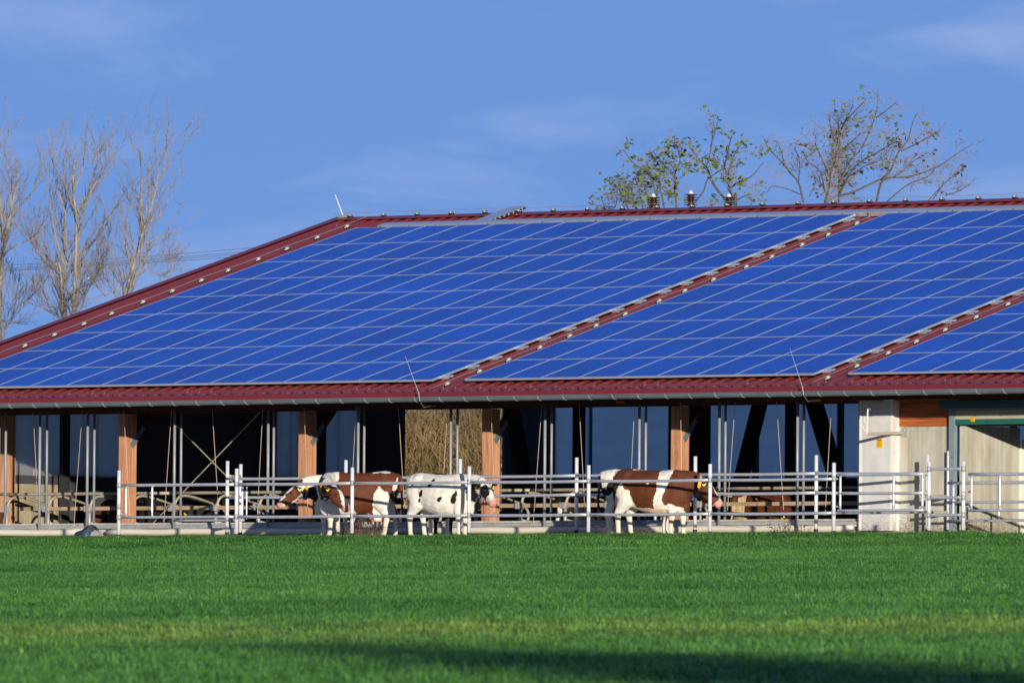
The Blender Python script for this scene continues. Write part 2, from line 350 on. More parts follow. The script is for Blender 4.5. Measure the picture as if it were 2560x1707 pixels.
f.obox(rf(X0-.05, -.66, ROOF-.16), (.05, 0, 0), (0, (BR+.8)*CY, (BR+.8)*CZ), (NY*0, 0, .23))
f.obox(rf(X0-.05, -.66, ROOF+.055), (.2, 0, 0), (0, (BR+.8)*CY, (BR+.8)*CZ), (0, 0, .015))
f.build('rake_trim', M['redtrim'], roof)
f = MB()
f.obox(rf(X0-.05, BR-.2, ROOF+.052), (X1-X0, 0, 0), (0, .21*CY, .21*CZ), (0, 0, .02))
f.obox((X0-.05, RY, RZ+.055), (X1-X0, 0, 0), (0, .2, -.2*math.tan(SL)), (0, 0, .02))
f.build('ridge_cap', M['redtrim'], roof)
f = MB(); rs = random.Random(3)
for i in range(int((X1-X0)*3)):
    x = X0+.1+i/3
    if rs.random() < .93: f.ball(rf(x, -.55, ROOF+.02), .011, 6)
    for b in (-.28, BR-.55):
        if rs.random() < .3: f.ball(rf(x, b, ROOF+.012), .012, 6)
f.build('roof_screw', M['zincl'], roof)['kind'] = 'stuff'
# gutter
gy, gzc = -.69, 2.895
m = MB()
prof = [(gy+.075*math.cos(t), gzc+.085*math.sin(t)) for t in np.linspace(math.pi, 2*math.pi, 11)]
prof = [(gy-.068, gzc+.016), (gy-.09, gzc+.018), (gy-.094, gzc)]+prof+[(gy+.068, gzc)]+[(gy+.068*math.cos(t), gzc+.077*math.sin(t)) for t in np.linspace(2*math.pi, math.pi, 11)]
m.loft([[(x, a, b) for a, b in prof] for x in np.linspace(X0-.05, X1, 12)])
gut = m.build('gutter', M['zinc'], barn)
m0 = MB()
xg = -15.9
while xg < 20:
    m = MB(); xx = xg+rs.uniform(-.03, .03)
    m.loft([[(xx+.012*sx+.02*(t-math.pi)/math.pi*3, gy+rr_*math.cos(t), gzc+rr_*1.1*math.sin(t)) for sx, rr_ in ((-1, .078), (1, .078), (1, .083), (-1, .083))] for t in np.linspace(math.pi*.92, math.pi*1.75, 9)])
    m.build('gutter_bracket', M['zincl'], gut); xg += .66
# eave beam, soffit rafters
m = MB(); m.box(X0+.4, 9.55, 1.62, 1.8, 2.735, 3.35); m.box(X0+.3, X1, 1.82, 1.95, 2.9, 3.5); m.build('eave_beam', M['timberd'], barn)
for i in range(-2, 11):
    xc = -11.05+2.53*(i)-.2
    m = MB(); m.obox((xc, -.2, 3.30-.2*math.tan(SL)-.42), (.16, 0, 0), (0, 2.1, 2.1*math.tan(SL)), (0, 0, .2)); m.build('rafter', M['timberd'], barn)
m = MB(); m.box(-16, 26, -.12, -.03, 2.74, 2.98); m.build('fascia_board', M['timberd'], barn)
for x, y, w in ((1064, 1014, .2), (1547, 1004, .2), (2033, 1000, .28)):
    p = on(x, y, -.2); m = MB(); m.box(p[0]-w/2, p[0]+w/2, -.16, -.125, p[2]-.03, p[2]+.03); m.build('rafter_end', M['clad'], barn)
# timber posts
p, q = onx(18, 1100, -15.5), onx(39, 1100, -15.5); m = MB(); m.box(-15.7, -15.5, p[1], q[1], .3, 3.8); m.build('timber_post', M['timber'], barn)
PXS = [-11.052, -6.0, -.983, 4.052, 9.1]
for i, x in enumerate(PXS):
    m = MB(); m.box(x, x+.2, 1.8, 2.15, .36, 2.735); po = m.build('timber_post', M['timber'], barn)
    m = MB(); m.obox((x+.205, 2.02, 2.0), (.012, 0, 0), (0, -.085, .095), (0, .38, .42)); 
    m.ball((x+.222, 2.02, 2.08), .014, 6); m.ball((x+.222, 2.13, 2.2), .014, 6); m.build('brace_plate', M['zinc'], po)
    m = MB(); m.obox((x+.03, 2.12, 2.02), (.14, 0, 0), (0, 1.05, 1.05), (0, -.12, .12)); m.build('brace', M['timberd'], po)
# interior columns and raking struts seen as dark shapes
for (a, b) in ((1431, 1450), (1720, 1763), (1962, 1979), (154, 171), (790, 811), (905, 914)):
    if b < 920: p, q = onx(a, 1100, -15.6), onx(b, 1100, -15.6); m = MB(); m.box(-15.66, -15.55, p[1], q[1], .3, 4.5)
    else:
        p, q = on(a, 1100, 17.), on(b, 1100, 17.); m = MB(); m.box(p[0], q[0], 17., 17.2, .2, 7.3)
    m.build('inner_column', M['dark'] if b != 914 else M['timberd'], barn)
for (xa, ya, xb, yb, w) in ((1880, 1005, 1832, 1200, .3), (2012, 1005, 2085, 1250, .36), (1258, 1010, 1300, 1240, .3)):
    p, q = on(xa, ya, 16.), on(xb, yb, 16.); m = MB(); m.obox((q[0], 16., q[2]), (w, 0, 0), (0, .2, 0), (p[0]-q[0], 0, p[2]-q[2])); m.build('inner_strut', M['dark'], barn)
# gable wall and rear wall (inside faces show through the openings)
GX = -15.8
def gd(x): return float(onx(x, 1100, GX)[1])
def gpanel(xa, xb, z0, z1, mt, name, off=0.):
    a, b = gd(xa), gd(xb); cap = lambda d: (3.30+d*math.tan(SL) if d < RY else RZ-(d-RY)*math.tan(SL))-.27
    ys_ = [a, b] if not (a < RY < b) else [a, RY, b]
    m = MB(); lo = [(y, z0) for y in ys_]; hi = [(y, min(z1, cap(y))) for y in ys_]
    m.loft([[(x, y, z) for y, z in lo+hi[::-1]] for x in (GX-.08+off, GX+off)]); return m.build(name, mt, barn)
m = MB(); m.box(GX-.2, GX-.002, 1.6, gd(148), .1, 1.31); m.build('low_gable_wall', M['concold'], barn)
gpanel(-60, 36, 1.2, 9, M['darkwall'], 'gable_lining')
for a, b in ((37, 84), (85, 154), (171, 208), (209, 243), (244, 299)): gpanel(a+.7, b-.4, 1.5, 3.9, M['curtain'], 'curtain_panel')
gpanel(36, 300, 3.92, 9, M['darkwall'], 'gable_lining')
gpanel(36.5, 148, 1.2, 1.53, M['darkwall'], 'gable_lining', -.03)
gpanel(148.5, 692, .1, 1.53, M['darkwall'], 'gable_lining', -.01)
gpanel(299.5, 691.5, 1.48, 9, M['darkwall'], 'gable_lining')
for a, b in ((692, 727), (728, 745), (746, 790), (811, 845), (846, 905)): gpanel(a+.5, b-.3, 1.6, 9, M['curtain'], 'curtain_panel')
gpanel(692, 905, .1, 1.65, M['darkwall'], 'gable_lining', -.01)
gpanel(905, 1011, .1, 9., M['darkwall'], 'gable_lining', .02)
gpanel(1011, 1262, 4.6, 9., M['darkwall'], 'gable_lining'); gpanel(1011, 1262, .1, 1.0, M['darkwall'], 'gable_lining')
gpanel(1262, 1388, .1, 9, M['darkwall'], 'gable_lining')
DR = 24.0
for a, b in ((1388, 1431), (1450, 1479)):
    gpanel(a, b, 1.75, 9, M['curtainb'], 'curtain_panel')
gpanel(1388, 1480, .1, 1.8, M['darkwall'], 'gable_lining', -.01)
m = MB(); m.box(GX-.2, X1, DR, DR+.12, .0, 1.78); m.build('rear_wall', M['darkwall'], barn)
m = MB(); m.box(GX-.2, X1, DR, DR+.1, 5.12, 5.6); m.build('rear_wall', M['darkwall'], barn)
xa = GX-.05
while xa < X1-1:
    w_ = min(2.46, X1-xa)
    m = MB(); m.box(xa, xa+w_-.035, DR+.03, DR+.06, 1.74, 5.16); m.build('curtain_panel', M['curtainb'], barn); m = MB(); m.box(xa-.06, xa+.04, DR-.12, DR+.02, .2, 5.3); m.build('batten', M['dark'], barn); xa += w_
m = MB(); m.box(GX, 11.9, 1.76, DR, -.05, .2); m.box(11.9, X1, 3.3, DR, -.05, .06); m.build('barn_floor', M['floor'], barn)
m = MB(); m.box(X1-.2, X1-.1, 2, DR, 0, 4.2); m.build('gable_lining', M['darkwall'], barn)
# tension rods crossing behind the first bay
for (xa, ya, xb, yb) in ((440, 1062, 660, 1285), (652, 1028, 384, 1306)):
    p, q = on(xa, ya, 2.3), on(xb, yb, 2.3); m = MB(); m.tube([p, q], .013, 6); m.build('tension_rod', M['stall'], barn)
# plinth and rolled tarpaulin
m = MB(); m.box(X0+.5, 9.55, 1.1, 1.75, -.1, .378); pl = m.build('plinth', M['plinth'], barn)
m = MB(); m.box(X0+.5, 9.55, 1.02, 1.1, .262, .31); m.tube([(X0+.5, 1.06, .3), (9.55, 1.06, .3)], .042, 8); m.build('plinth_lip', M['galv_dull'], pl)
def roll(xa, xb):
    m = MB(); n = max(2, int((xb-xa)/.4)); xs_ = np.linspace(xa, xb, n)
    m.tube([(x, .86, .178+.008*math.sin(i*1.3)) for i, x in enumerate(xs_)], [.072+.006*noise.noise((x, 0, 0)) for x in xs_], 12)
    m.box(xa, xb, .93, 1.0, .225, .25)
    return m.build('rolled_tarp', M['tarp'], barn, True)
pa = on(213, 1330, .85)[0]; pb = on(268, 1330, .85)[0]
roll(X0+.5, pa); roll(pb, 9.5)
def sm_(o): o.data.polygons.foreach_set('use_smooth', [len(p.vertices) == 4 for p in o.data.polygons])
# vertical guide pipes
for (a, b) in ((-3, 14), (99.3, 117), (218.5, 235.4), (436, 452.5), (670, 684), (895, 910), (1126.5, 1143), (1362, 1378.5), (1598, 1614), (1798, 1813), (1993.5, 2009)):
    p, q = on(a, 1150, .92), on(b, 1150, 1.22)
    zb = .02 if a != 218.5 else .27
    m = MB(); m.tube([(p[0], .92, zb), (p[0], .92, 2.95)], .031, 10); m.box(p[0]-.015, p[0]+.16, .84, .98, zb, zb+.02) if a != 218.5 else None
    sm_(m.build('guide_pipe', M['pipe'], barn))
    m = MB(); m.tube([(q[0], 1.22, .378), (q[0], 1.22, 2.95)], .028, 10); sm_(m.build('guide_pipe', M['pipe'], barn))
# winding cords
for (xa, ya, xb, yb) in ((85, 1070, 92, 1206), (202.7, 1068, 185, 1312), (311.6, 1067, 325, 1292), (426, 1065, 409.5, 1312), (533, 1063, 545.6, 1262), (655, 1060, 642.7, 1300), (762, 1058, 770, 1290),
                         (888, 1058, 876, 1290), (998, 1052, 1013, 1297), (1117, 1052, 1103, 1290), (1229, 1047, 1237, 1308), (1352, 1048, 1333, 1310), (1450, 1048, 1463, 1290), (1585, 1046, 1572, 1290), (1702, 1044, 1705, 1280), (1835, 1044, 1818, 1285), (1944, 1044, 1960, 1292), (2077, 1040, 2063, 1285)):
    p, q = on(xa, ya, 1.05), on(xb, yb, 1.05); k = (2.85-q[2])/(p[2]-q[2]); t = q+(p-q)*k
    m = MB(); m.tube([q, t], .0055, 5); m.ball(q, .022, 6); m.build('winding_cord', M['cord'], barn)
# right-hand wall
xl, xr, xw, xs0, xs1, xd = 9.627, 10.46, 10.47, 11.82, 11.951, 11.99
m = MB(); m.box(9.55, 9.62, .95, 1.1, 0, 2.75); m.build('steel_jamb', M['galv_dull'], barn)
m = MB(); m.box(xl, xr, .9, 1.5, .13, 2.76); wb = m.build('white_wall_panel', M['white'], barn)
m = MB(); m.box(xl-.005, xl+.045, .892, .9, .13, 2.76); m.box(xr, xr+.006, 1.06, 1.13, .13, 2.76); m.box(xr-.06, xr, .894, .9, .13, 2.76); m.build('edge_trim', M['cream'], wb)
m = MB(); m.box(xl, xr, 1.0, 1.5, -.1, .13); m.build('stained_base', M['concold'], barn)
m = MB(); m.box(xw, xs0, 1.12, 1.3, -.1, 2.228); cw = m.build('concrete_wall', M['conc'], barn)
m = MB(); m.box(xw, xs0, 1.116, 1.121, 2.145, 2.152); m.build('panel_joint', M['galv_dull'], cw)
m = MB()
for i in range(4): m.box(xw, xs1, 1.11, 1.2, 2.232+i*.155, 2.232+i*.155+.15)
m.build('timber_cladding', M['clad'], barn)
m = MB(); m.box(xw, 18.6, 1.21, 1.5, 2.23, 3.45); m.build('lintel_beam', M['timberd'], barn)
m = MB(); m.box(xs0, xs1, .98, 1.09, -.1, 2.535); st = m.build('steel_post', M['steel'], barn)
m = MB()
for z in (.3, .75, 1.14, 1.6): m.ball(((xs0+xs1)/2+.01, .978, z), .012, 6)
m.build('bolt_hole', M['ink'], st)
m = MB(); m.box(xd, xd+.15, 1.12, 2.95, -.1, 2.24); m.build('return_wall', M['conc'], barn)
m = MB(); m.box(xd-.02, xd+.2, 2.95, 3.2, -.05, 2.0); m.build('white_pillar', M['cream'], barn)
m = MB(); m.box(11.9, 18.6, .55, 1.0, 2.555, 2.735); m.build('shutter_housing', M['teal'], barn)
m = MB(); m.box(11.96, 18.6, 1.0, 1.06, 2.365, 2.545); m.build('door_header', M['beige'], barn)
m = MB(); m.box(11.96, 18.6, 1.01, 1.05, 2.253, 2.364); m.build('roller_door', M['green'], barn)
m = MB(); m.box(18.4, 26, 1.12, 1.3, -.1, 2.75); m.build('concrete_wall', M['conc'], barn)

# ------------------------------------------------------------------ solar panels
PP, RP, GAP = 1.015, 1.67, 10-9*1.015
def panel_meshes():
    fr = MB(); W, H, w, d = 1.003, 1.658, .025, .042
    fr.box(0, W, 0, w, -d, 0); fr.box(0, W, H-w, H, -d, 0); fr.box(0, w, w, H-w, -d, 0); fr.box(W-w, W, w, H-w, -d, 0)
    ce = MB(); ce.box(w, W-w, w, H-w, -.02, -.004)
    a = fr.build('frame', M['alu']); b = ce.build('cell_sheet', M['cells']); me = (a.data, b.data)
    bpy.data.objects.remove(a); bpy.data.objects.remove(b); return me
pf, pc = panel_meshes()
npanel = 0; rowmax = {}
NUMROW = ['lowest row', 'second row up', 'third row up', 'fourth row up', 'fifth row up', 'sixth row up', 'seventh row up', 'eighth row up', 'top row']
for fname, a0, n in (('left', -GAP-14*PP, 14), ('middle', 0., 9), ('right', 10., 9)):
    for r in range(9):
        for c in range(n):
            a = a0+c*PP+.0075; b = r*RP
            vis = False
            for (da, db) in ((0, 0), (1, 0), (0, 1.6), (1, 1.6)):
                x, y = seen(rf(a+da, b+db))
                if -60 < x < 2760: vis = True
            if not vis: continue
            rowmax[(fname, r)] = c+1
            o = bpy.data.objects.new('solar_panel', None); COL.objects.link(o); o.location = rf(a, b); o.rotation_euler = (SL, 0, 0); o.empty_display_size = .2
            tag(o, f'blue solar panel, {NUMROW[r]} of the {fname} roof array, {ORD[c]} from its left edge', 'solar panel', 'solar panels on the barn roof')
            for nm, me in (('frame', pf), ('cell_sheet', pc)):
                q = bpy.data.objects.new(nm, me); COL.objects.link(q); q.parent = o
            npanel += 1
for fname, a0, n in (('left', -GAP-14*PP, 14), ('middle', 0., 9), ('right', 10., 9)):
    for r in range(9):
        n = rowmax.get((fname, r), 0)
        if not n: continue
        for b in (.38, 1.27):
            m = MB(); m.obox(rf(a0-.12, r*RP+b, -.085), (n*PP+.24, 0, 0), (0, .045*CY, .045*CZ), (0, NY*.04, NZ*.04))
            m.obox(rf(a0+n*PP+.01, r*RP+b-.02, -.046), (.2, 0, 0), (0, .1*CY, .1*CZ), (0, NY*.03, NZ*.03))
            m.build('mounting_rail', M['alu'], roof)

# cable trays at the top of the arrays
t = empty('cable_tray', rf(-12, 15.2), 'pale galvanised cable tray running along the tops of the arrays', 'cable tray')
m = MB(); m.obox(rf(-14.5, 15.1, -.08), (34, 0, 0), (0, .27*CY, .27*CZ), (0, NY*.1, NZ*.1)); m.build('tray_body', M['tray'], t)
m = MB()
for i in range(44): m.obox(rf(-14.4+i*.77+rs.uniform(-.1, .1), 15.085, -.06), (.03, 0, 0), (0, .014*CY, .014*CZ), (0, NY*.06, NZ*.06))
m.build('tray_slot', M['ink'], t)
t = empty('cable_duct', rf(-11.7, 15.3), 'perforated cable duct climbing over the ridge between two holders', 'cable duct')
m = MB(); m.obox(rf(-11.95, 15.37, -.05), (.46, 0, 0), (0, 1.45*CY, 1.45*CZ), (0, NY*.05, NZ*.05)); m.build('tray_body', M['tray'], t)
m = MB()
for i in range(8): m.obox(rf(-11.488, 15.5+i*.165, -.05), (.01, 0, 0), (0, .1*CY, .1*CZ), (0, NY*.045, NZ*.045))
m.build('tray_rung', M['ink'], t)

# lightning protection: wires on holders, and rods
def holder(root, p, along):
    m = MB(); p0_ = np.array(p, float)
    if along == 'slope':
        m.obox(np.array(p)+np.array((-.06, -.09*CY, -.09*CZ)), (.12, 0, 0), (0, .2*CY, .2*CZ), (0, NY*.03, NZ*.03), 1)
        q = np.array(p)+np.array((0, NY*.06, NZ*.06))
        m.tube([q+np.array((0, -.07*CY, -.07*CZ)), q+np.array((0, .09*CY, .09*CZ))], .055, 8, 0)
        m.ball(q+np.array((0, -.12*CY, -.12*CZ-.02)), .035, 6, 0)
    else:
        m.box(p[0]-.11, p[0]+.11, p[1]-.09, p[1]+.09, p[2]-.02, p[2]+.02, 1)
        m.tube([(p[0]-.1, p[1]-.02, p[2]+.05), (p[0]+.06, p[1]-.02, p[2]+.05)], .055, 8, 0)
        m.tube([(p[0]+.07, p[1]-.02, p[2]+.045), (p[0]+.12, p[1]-.02, p[2]+.04)], [.06, .045], 8, 1)
        m.ball((p[0]+.115, p[1]-.05, p[2]+.03), .028, 6, 0)
    k_ = .6 if along == 'slope' else .48
    m.v = [tuple(p0_+(np.array(v)-p0_)*k_) for v in m.v]
    m.build('wire_holder', [M['holder'], M['rubber']], root, True)
def conductor(name, a, b0, b1, label, step=1.0, seed=1):
    q = random.Random(seed)
    c = empty('lightning_conductor', rf(a, (b0+b1)/2, ROOF), label, 'lightning conductor', 'lightning conductors on the roof')
    pts = [rf(a, b, ROOF+.11+.01*math.sin(b*2)) for b in np.linspace(b0, b1, 30)]
    m = MB(); m.tube(pts, .007, 5); m.build('wire', M['wire'], c)
    b = b0+.55
    while b < b1-.2: holder(c, rf(a, b+q.uniform(-.1, .1), ROOF+.03), 'slope'); b += step*1.03
    return c
conductor('a', -15.72, -.6, 16.3, 'wire on grey holders climbing the left rake of the roof', seed=2)
conductor('b', -.36, -.62, 15.0, 'wire on grey holders climbing the gap between left and middle arrays', seed=3)
conductor('c', 9.58, -.62, 15.0, 'wire on grey holders climbing the gap between middle and right arrays', seed=4)
c = empty('lightning_conductor', (0, RY, RZ+.1), 'wire on grey holders running along the roof ridge', 'lightning conductor', 'lightning conductors on the roof')
m = MB(); m.tube([(x, RY, RZ+.17-.015*math.cos(x*6.28/.99)) for x in np.arange(X0-.1, 20, .25)], .006, 5); m.build('wire', M['wire'], c)
x = X0+.4
while x < 14: holder(c, (x, RY, RZ+.085), 'ridge'); x += .99
for i, (bx, by, tx, ty, lab) in enumerate(((1047, 983, 1013, 890, 'thin lightning rod leaning over the gap beside the left array'), (2006.4, 968, 1974.8, 871, 'thin lightning rod leaning over the gap beside the right array'))):
    p, q = on(bx, by, -.8), on(tx, ty, -1.)
    r_ = empty('lightning_rod', p, lab, 'lightning rod', 'lightning rods of the barn')
    m = MB(); m.tube([p, q], [.006, .003], 6); m.build('rod', M['pipe'], r_)
    w = [p, on(bx+2, by+18, -.82), on(bx+13, by+36, -.5), on(bx+18, by+34, -.3), on(bx+42, by+31.5, -.2)]
    m = MB(); m.tube(w, .007, 6); m.ball(p, .022, 6); m.build('down_wire', M['wire'], r_)
p, q = on(858, 541, RY), on(838, 487, RY)
r_ = empty('lightning_rod', p, 'pale lightning rod leaning at the left end of the ridge', 'lightning rod', 'lightning rods of the barn')
m = MB(); m.tube([p, q], [.012, .008], 6); m.build('rod', M['cream'], r_)
m = MB(); m.box(p[0]-.12, p[0]+.1, p[1]-.05, p[1]+.05, RZ+.06, p[2]+.03); m.build('base', M['wire'], r_)

# ------------------------------------------------------------------ yellow notices and swing bracket
def notice(x0, x1, y0, y1, Y, label, seed):
    p, q = on(x0, y1, Y), on(x1, y0, Y); q_ = random.Random(seed)
    s = empty('warning_sign', ((p[0]+q[0])/2, Y, p[2]), label, 'sign', 'yellow notices by the door')
    m = MB(); m.box(p[0], q[0], Y-.008, Y-.001, p[2], q[2]); m.build('plate', M['yellow'], s)
    m = MB(); h = q[2]-p[2]; w = q[0]-p[0]
    m.box(p[0]+w*.15, p[0]+w*.8, Y-.011, Y-.008, p[2]+h*.8, p[2]+h*.9)
    for k in range(5): m.box(p[0]+w*.14, p[0]+w*(.5+.4*q_.random()), Y-.011, Y-.008, p[2]+h*(.14+.12*k), p[2]+h*(.17+.12*k))
    m.build('print', M['ink'], s)
notice(2192, 2207, 1096, 1119, .899, 'yellow notice stuck on the white wall panel below the swing bracket', 1)
notice(2427, 2437, 1041.5, 1054, 1.0, 'small yellow notice on the green roller door', 2)
sb = empty('swing_bracket', on(2165, 1085, .75), 'L-shaped steel bracket swung out across the white wall panel', 'bracket')
m = MB(); m.tube([on(2169.5, 1022, .2), on(2167, 1087, .2)], .016, 8)
m.tube([on(2162, 1040, .2), on(2160, 1054, .2), on(2168, 1061, .2)], .009, 5); m.tube([on(2160, 1062, .2), on(2158, 1072, .2), on(2166, 1080, .2)], .009, 5)
m.build('upright', M['cream'], sb)
m = MB(); m.tube([on(2167, 1085, .2), on(2258, 1082, 1.08)], .03, 10); m.tube([on(2258, 1082, 1.06), on(2263, 1070, 1.1)], .016, 6); m.build('arm', M['stall'], sb)
m = MB(); p = on(2263, 1080, 1.112); m.box(p[0]-.06, p[0]+.06, 1.09, 1.118, p[2]-.09, p[2]+.09); m.build('wall_plate', M['galv_dull'], sb)
m = MB(); p = on(2174, 1023, .22); m.ball(p, .03, 8); m.build('knob', M['zinc'], sb)

# ------------------------------------------------------------------ fences and gates
def post(par, x, y, z1, r=.038, foot=True, z0=None):
    zb = (gz(x, y) if z0 is None else z0)
    m = MB(); m.tube([(x, y, zb+.06), (x, y, z1)], r, 14); po = m.build('post', M['galv_sunlit'], par, False)
    sm(po)
    if foot: m = MB(); m.tube([(x, y, zb-.15), (x, y, zb+.17)], r+.006, 12); m.build('foot_sleeve', M['rubber'], po)
    return po
def sm(o):
    n = len(o.data.polygons); o.data.polygons.foreach_set('use_smooth', [len(p.vertices) == 4 for p in o.data.polygons])
def rail(par, a, b, r=.031, mt='galv', name='rail', sag=.012):
    a = np.array(a, float); b = np.array(b, float)
    m = MB(); m.tube([a+(b-a)*t+np.array((0, 0, -sag*4*t*(1-t))) for t in np.linspace(0, 1, 7)], r, 12); o = m.build(name, M[mt], par); sm(o); return o
def clamps(par, pts, r=.047):
    for (x, y, z) in pts:
        m = MB(); m.tube([(x, y, z-.055), (x, y, z+.055)], r, 12); sm(m.build('clamp', M['galv_dull'], par))
FX = [-2.678, .425, 3.512, 6.608, 9.703, 12.802]; FY, BY = -4.1, -.4
ff = empty('metal_fence', (4, FY, gz(0, FY)), 'front galvanised tube fence with two rails along the meadow', 'fence', 'tube fences of the cattle lane')
for x in FX: post(ff, x, FY, 1.378)
for z, dz in ((1.061, 0), (.39, .005)):
    for a, b in zip(FX, FX[1:]): rail(ff, (a, FY-.0, z), (b, FY, z))
    clamps(ff, [(x, FY, z) for x in FX])
BX = [-2.845, .241, 3.328, 6.422, 9.522]
bf = empty('metal_fence', (4, BY, 0), 'taller back tube fence between the cows and the barn', 'fence', 'tube fences of the cattle lane')
for x in BX: post(bf, x, BY, 1.636)
post(bf, -6.094, BY, 1.64)
YE = .5
post(bf, 11.652-.0, YE, 1.652)
for z in (1.268, .877, .462):
    prev = -6.094
    for x in BX: rail(bf, (prev, BY-.03, z), (x, BY-.03, z)) if z > .8 or prev > 9 else None; prev = x
    if z > .8: rail(bf, (9.522, BY-.03, z), (11.652, YE-.03, z))
    else: rail(bf, (9.6, -1.2, z), (12.9, -1.2, z), .027, 'galv_dull')
    if z > .8: clamps(bf, [(x, BY, z) for x in BX]+[(11.652, YE, z)])
# closing pieces to the wall
cf = empty('fence_return', (11.75, .9, 0), 'short fence piece with dusty rails closing the lane against the concrete wall', 'fence')
post(cf, 11.798, 1.0, 1.73, .035)
for z in (.82, .5): rail(cf, (11.66, YE+.03, z), (11.79, .97, z), .03, 'stall'); 
for z in (.82, .5): rail(cf, (11.55, .45, z-.0), (11.79, .97, z), .03, 'stall')
cl = empty('fence_return', (-6., .1, 0), 'short fence piece with pale rails closing the lane at its left end', 'fence')
q = on(602, 1160, .1); post(cl, q[0], .1, q[2])
for z in (1.33, .9, .48): rail(cl, (-6.07, BY+.03, z), (q[0], .07, z), .032, 'stall')
def gate(x0, x1, y0, y1, zs, ups, label, hinge=None, r=.027, braces=()):
    g_ = empty('metal_gate', ((x0+x1)/2, (y0+y1)/2, 0), label, 'gate', 'galvanised tube gates')
    L = lambda t: np.array((x0+(x1-x0)*t, y0+(y1-y0)*t, 0))
    for i, z in enumerate(zs):
        o = rail(g_, L(0)+(0, 0, z), L(1)+(0, 0, z), .032 if i == 0 else r, name='gate_rail', sag=.0)
    for t in ups: rail(g_, L(t)+(0, -.0, zs[-1]), L(t)+(0, 0, zs[0]), r*.9, name='gate_upright', sag=0)
    if hinge is not None:
        for z in (zs[0]-.08, zs[-1]+.08): rail(g_, L(hinge)+(0, 0, z), L(hinge)+((-.14 if hinge < .5 else .14), 0, z), .014, name='hinge', sag=0)
    return g_
lg = gate(-5.8, -2.75, FY, FY, (1.055, .39), (.035, .27), 'left tube gate in front of the leftmost timber post', 0)
rail(lg, (-2.95, FY+.5, .35), (-2.95, FY+.5, 1.02), .027, name='gate_upright', sag=0); rail(lg, (-2.83, FY+.5, .35), (-2.83, FY+.5, 1.02), .015, name='latch_rod', sag=0)
rail(lg, (-4.8, FY+.5, .33), (-2.9, FY+.5, .33), .024, 'galv_dull', name='gate_rail', sag=0)
lp = empty('gate_post', (-5.89, FY, -.15), 'lone gate post in front of the leftmost timber post', 'post'); post(lp, -5.89, FY, 1.363); clamps(lp, [(-5.89, FY, z) for z in (1.055, .62, .39)])
gate(12.9, 15.02, FY, FY, (1.141, .772, .434), (.03, .65, .985), 'tube gate with three rails in front of the white wall panel', 0)
sq = empty('man_pass', (15.57, FY, -.15), 'narrow barred passage between two posts in front of the steel door post', 'fence')
for x in (15.149, 15.989): post(sq, x, FY, 1.378)
for z in (1.235, .676, .335): rail(sq, (15.149, FY, z), (15.989, FY, z), .031, sag=0); clamps(sq, [(x, FY, z) for x in (15.149, 15.989)], .046)
gate(16.12, 19.4, FY, FY, (1.124, .422), (.02, .23, .6), 'front tube gate right of the narrow passage', 0)
gate(13.0, 17.2, -.6, -.6, (1.045, .662, .292), (.03, .3, .53, .8), 'lower tube gate standing in the doorway behind the others')
m = MB(); m.box(15.95, 16.2, FY-.07, FY-.05, .77, .8); m.box(16.16, 16.2, FY-.07, FY-.05, .68, .8)
tag(m.build('tie_strap', M['cord'], org=(16, FY, .7)), 'beige strap tying the front right gate to its post', 'strap')

# ------------------------------------------------------------------ stalls inside
sr = empty('stall_rail', (-3, 3.2, .2), 'dusty neck rail running through the stalls behind the plinth', 'rail', 'rails of the cattle stalls')
for a in np.arange(GX, 9.5, 5.): rail(sr, (a, 3.2, 1.062), (min(a+5, 9.5), 3.2, 1.062), .034, 'stall', sag=0)
bd = empty('stall_board', (-3, 2.62, .2), 'long weathered timber board fixed along the stalls behind the plinth', 'board')
m = MB()
for a in np.arange(-14.6, 9.4, 4.): m.box(a, min(a+3.99, 9.4), 2.585, 2.625, .688, .768)
m.build('plank', M['board'], bd)
def divider(x):
    pts = [(x, 2.66, .22), (x, 2.66, .72), (x, 2.72, .9), (x, 2.86, .99), (x, 3.05, 1.01), (x, 3.3, .98), (x, 4.05, .84), (x, 4.3, .76), (x, 4.42, .62), (x, 4.42, .48), (x, 4.3, .36), (x, 4.05, .33), (x, 3.3, .33), (x, 2.7, .42)]
    fine = []
    for i in range(len(pts)-1):
        for t in np.linspace(0, 1, 3)[:-1]: fine.append(np.array(pts[i])*(1-t)+np.array(pts[i+1])*t)
    fine.append(np.array(pts[-1])); 
    for _ in range(2): fine = [fine[0]]+[(fine[i-1]+fine[i]*2+fine[i+1])/4 for i in range(1, len(fine)-1)]+[fine[-1]]
    m = MB(); m.tube(fine, .03, 9); return m, m
divx = [on(px, 1270, 2.66)[0] for px in (112, 212)]
dstep = 1.2; base = on(434, 1270, 2.66)[0]
dxs = [base+dstep*k for k in range(-4, 13)]
proto = None
for i, x in enumerate(dxs):
    lab = f'curved steel stall divider behind the plinth, {ORD[i]} from the left'
    if proto is None:
        proto = empty('stall_divider', (x, 2.66, .2), lab, 'stall divider', 'dividers of the cattle stalls')
        m, _ = divider(x); o = m.build('loop', M['stall'], proto); sm(o)
        m = MB(); m.box(x-.07, x+.07, 2.55, 2.72, .66, .79); m.build('clamp_box', M['galv_dull'], proto)
        m = MB(); m.tube([(x, 2.66, .2), (x, 2.66, .66)], .038, 10); sm(m.build('leg', M['galv_dull'], proto))
    else:
        r_ = proto.copy(); COL.objects.link(r_); r_.location.x = x; r_['label'] = lab
        for ch in list(proto.children):
            k = ch.copy(); COL.objects.link(k); k.parent = r_

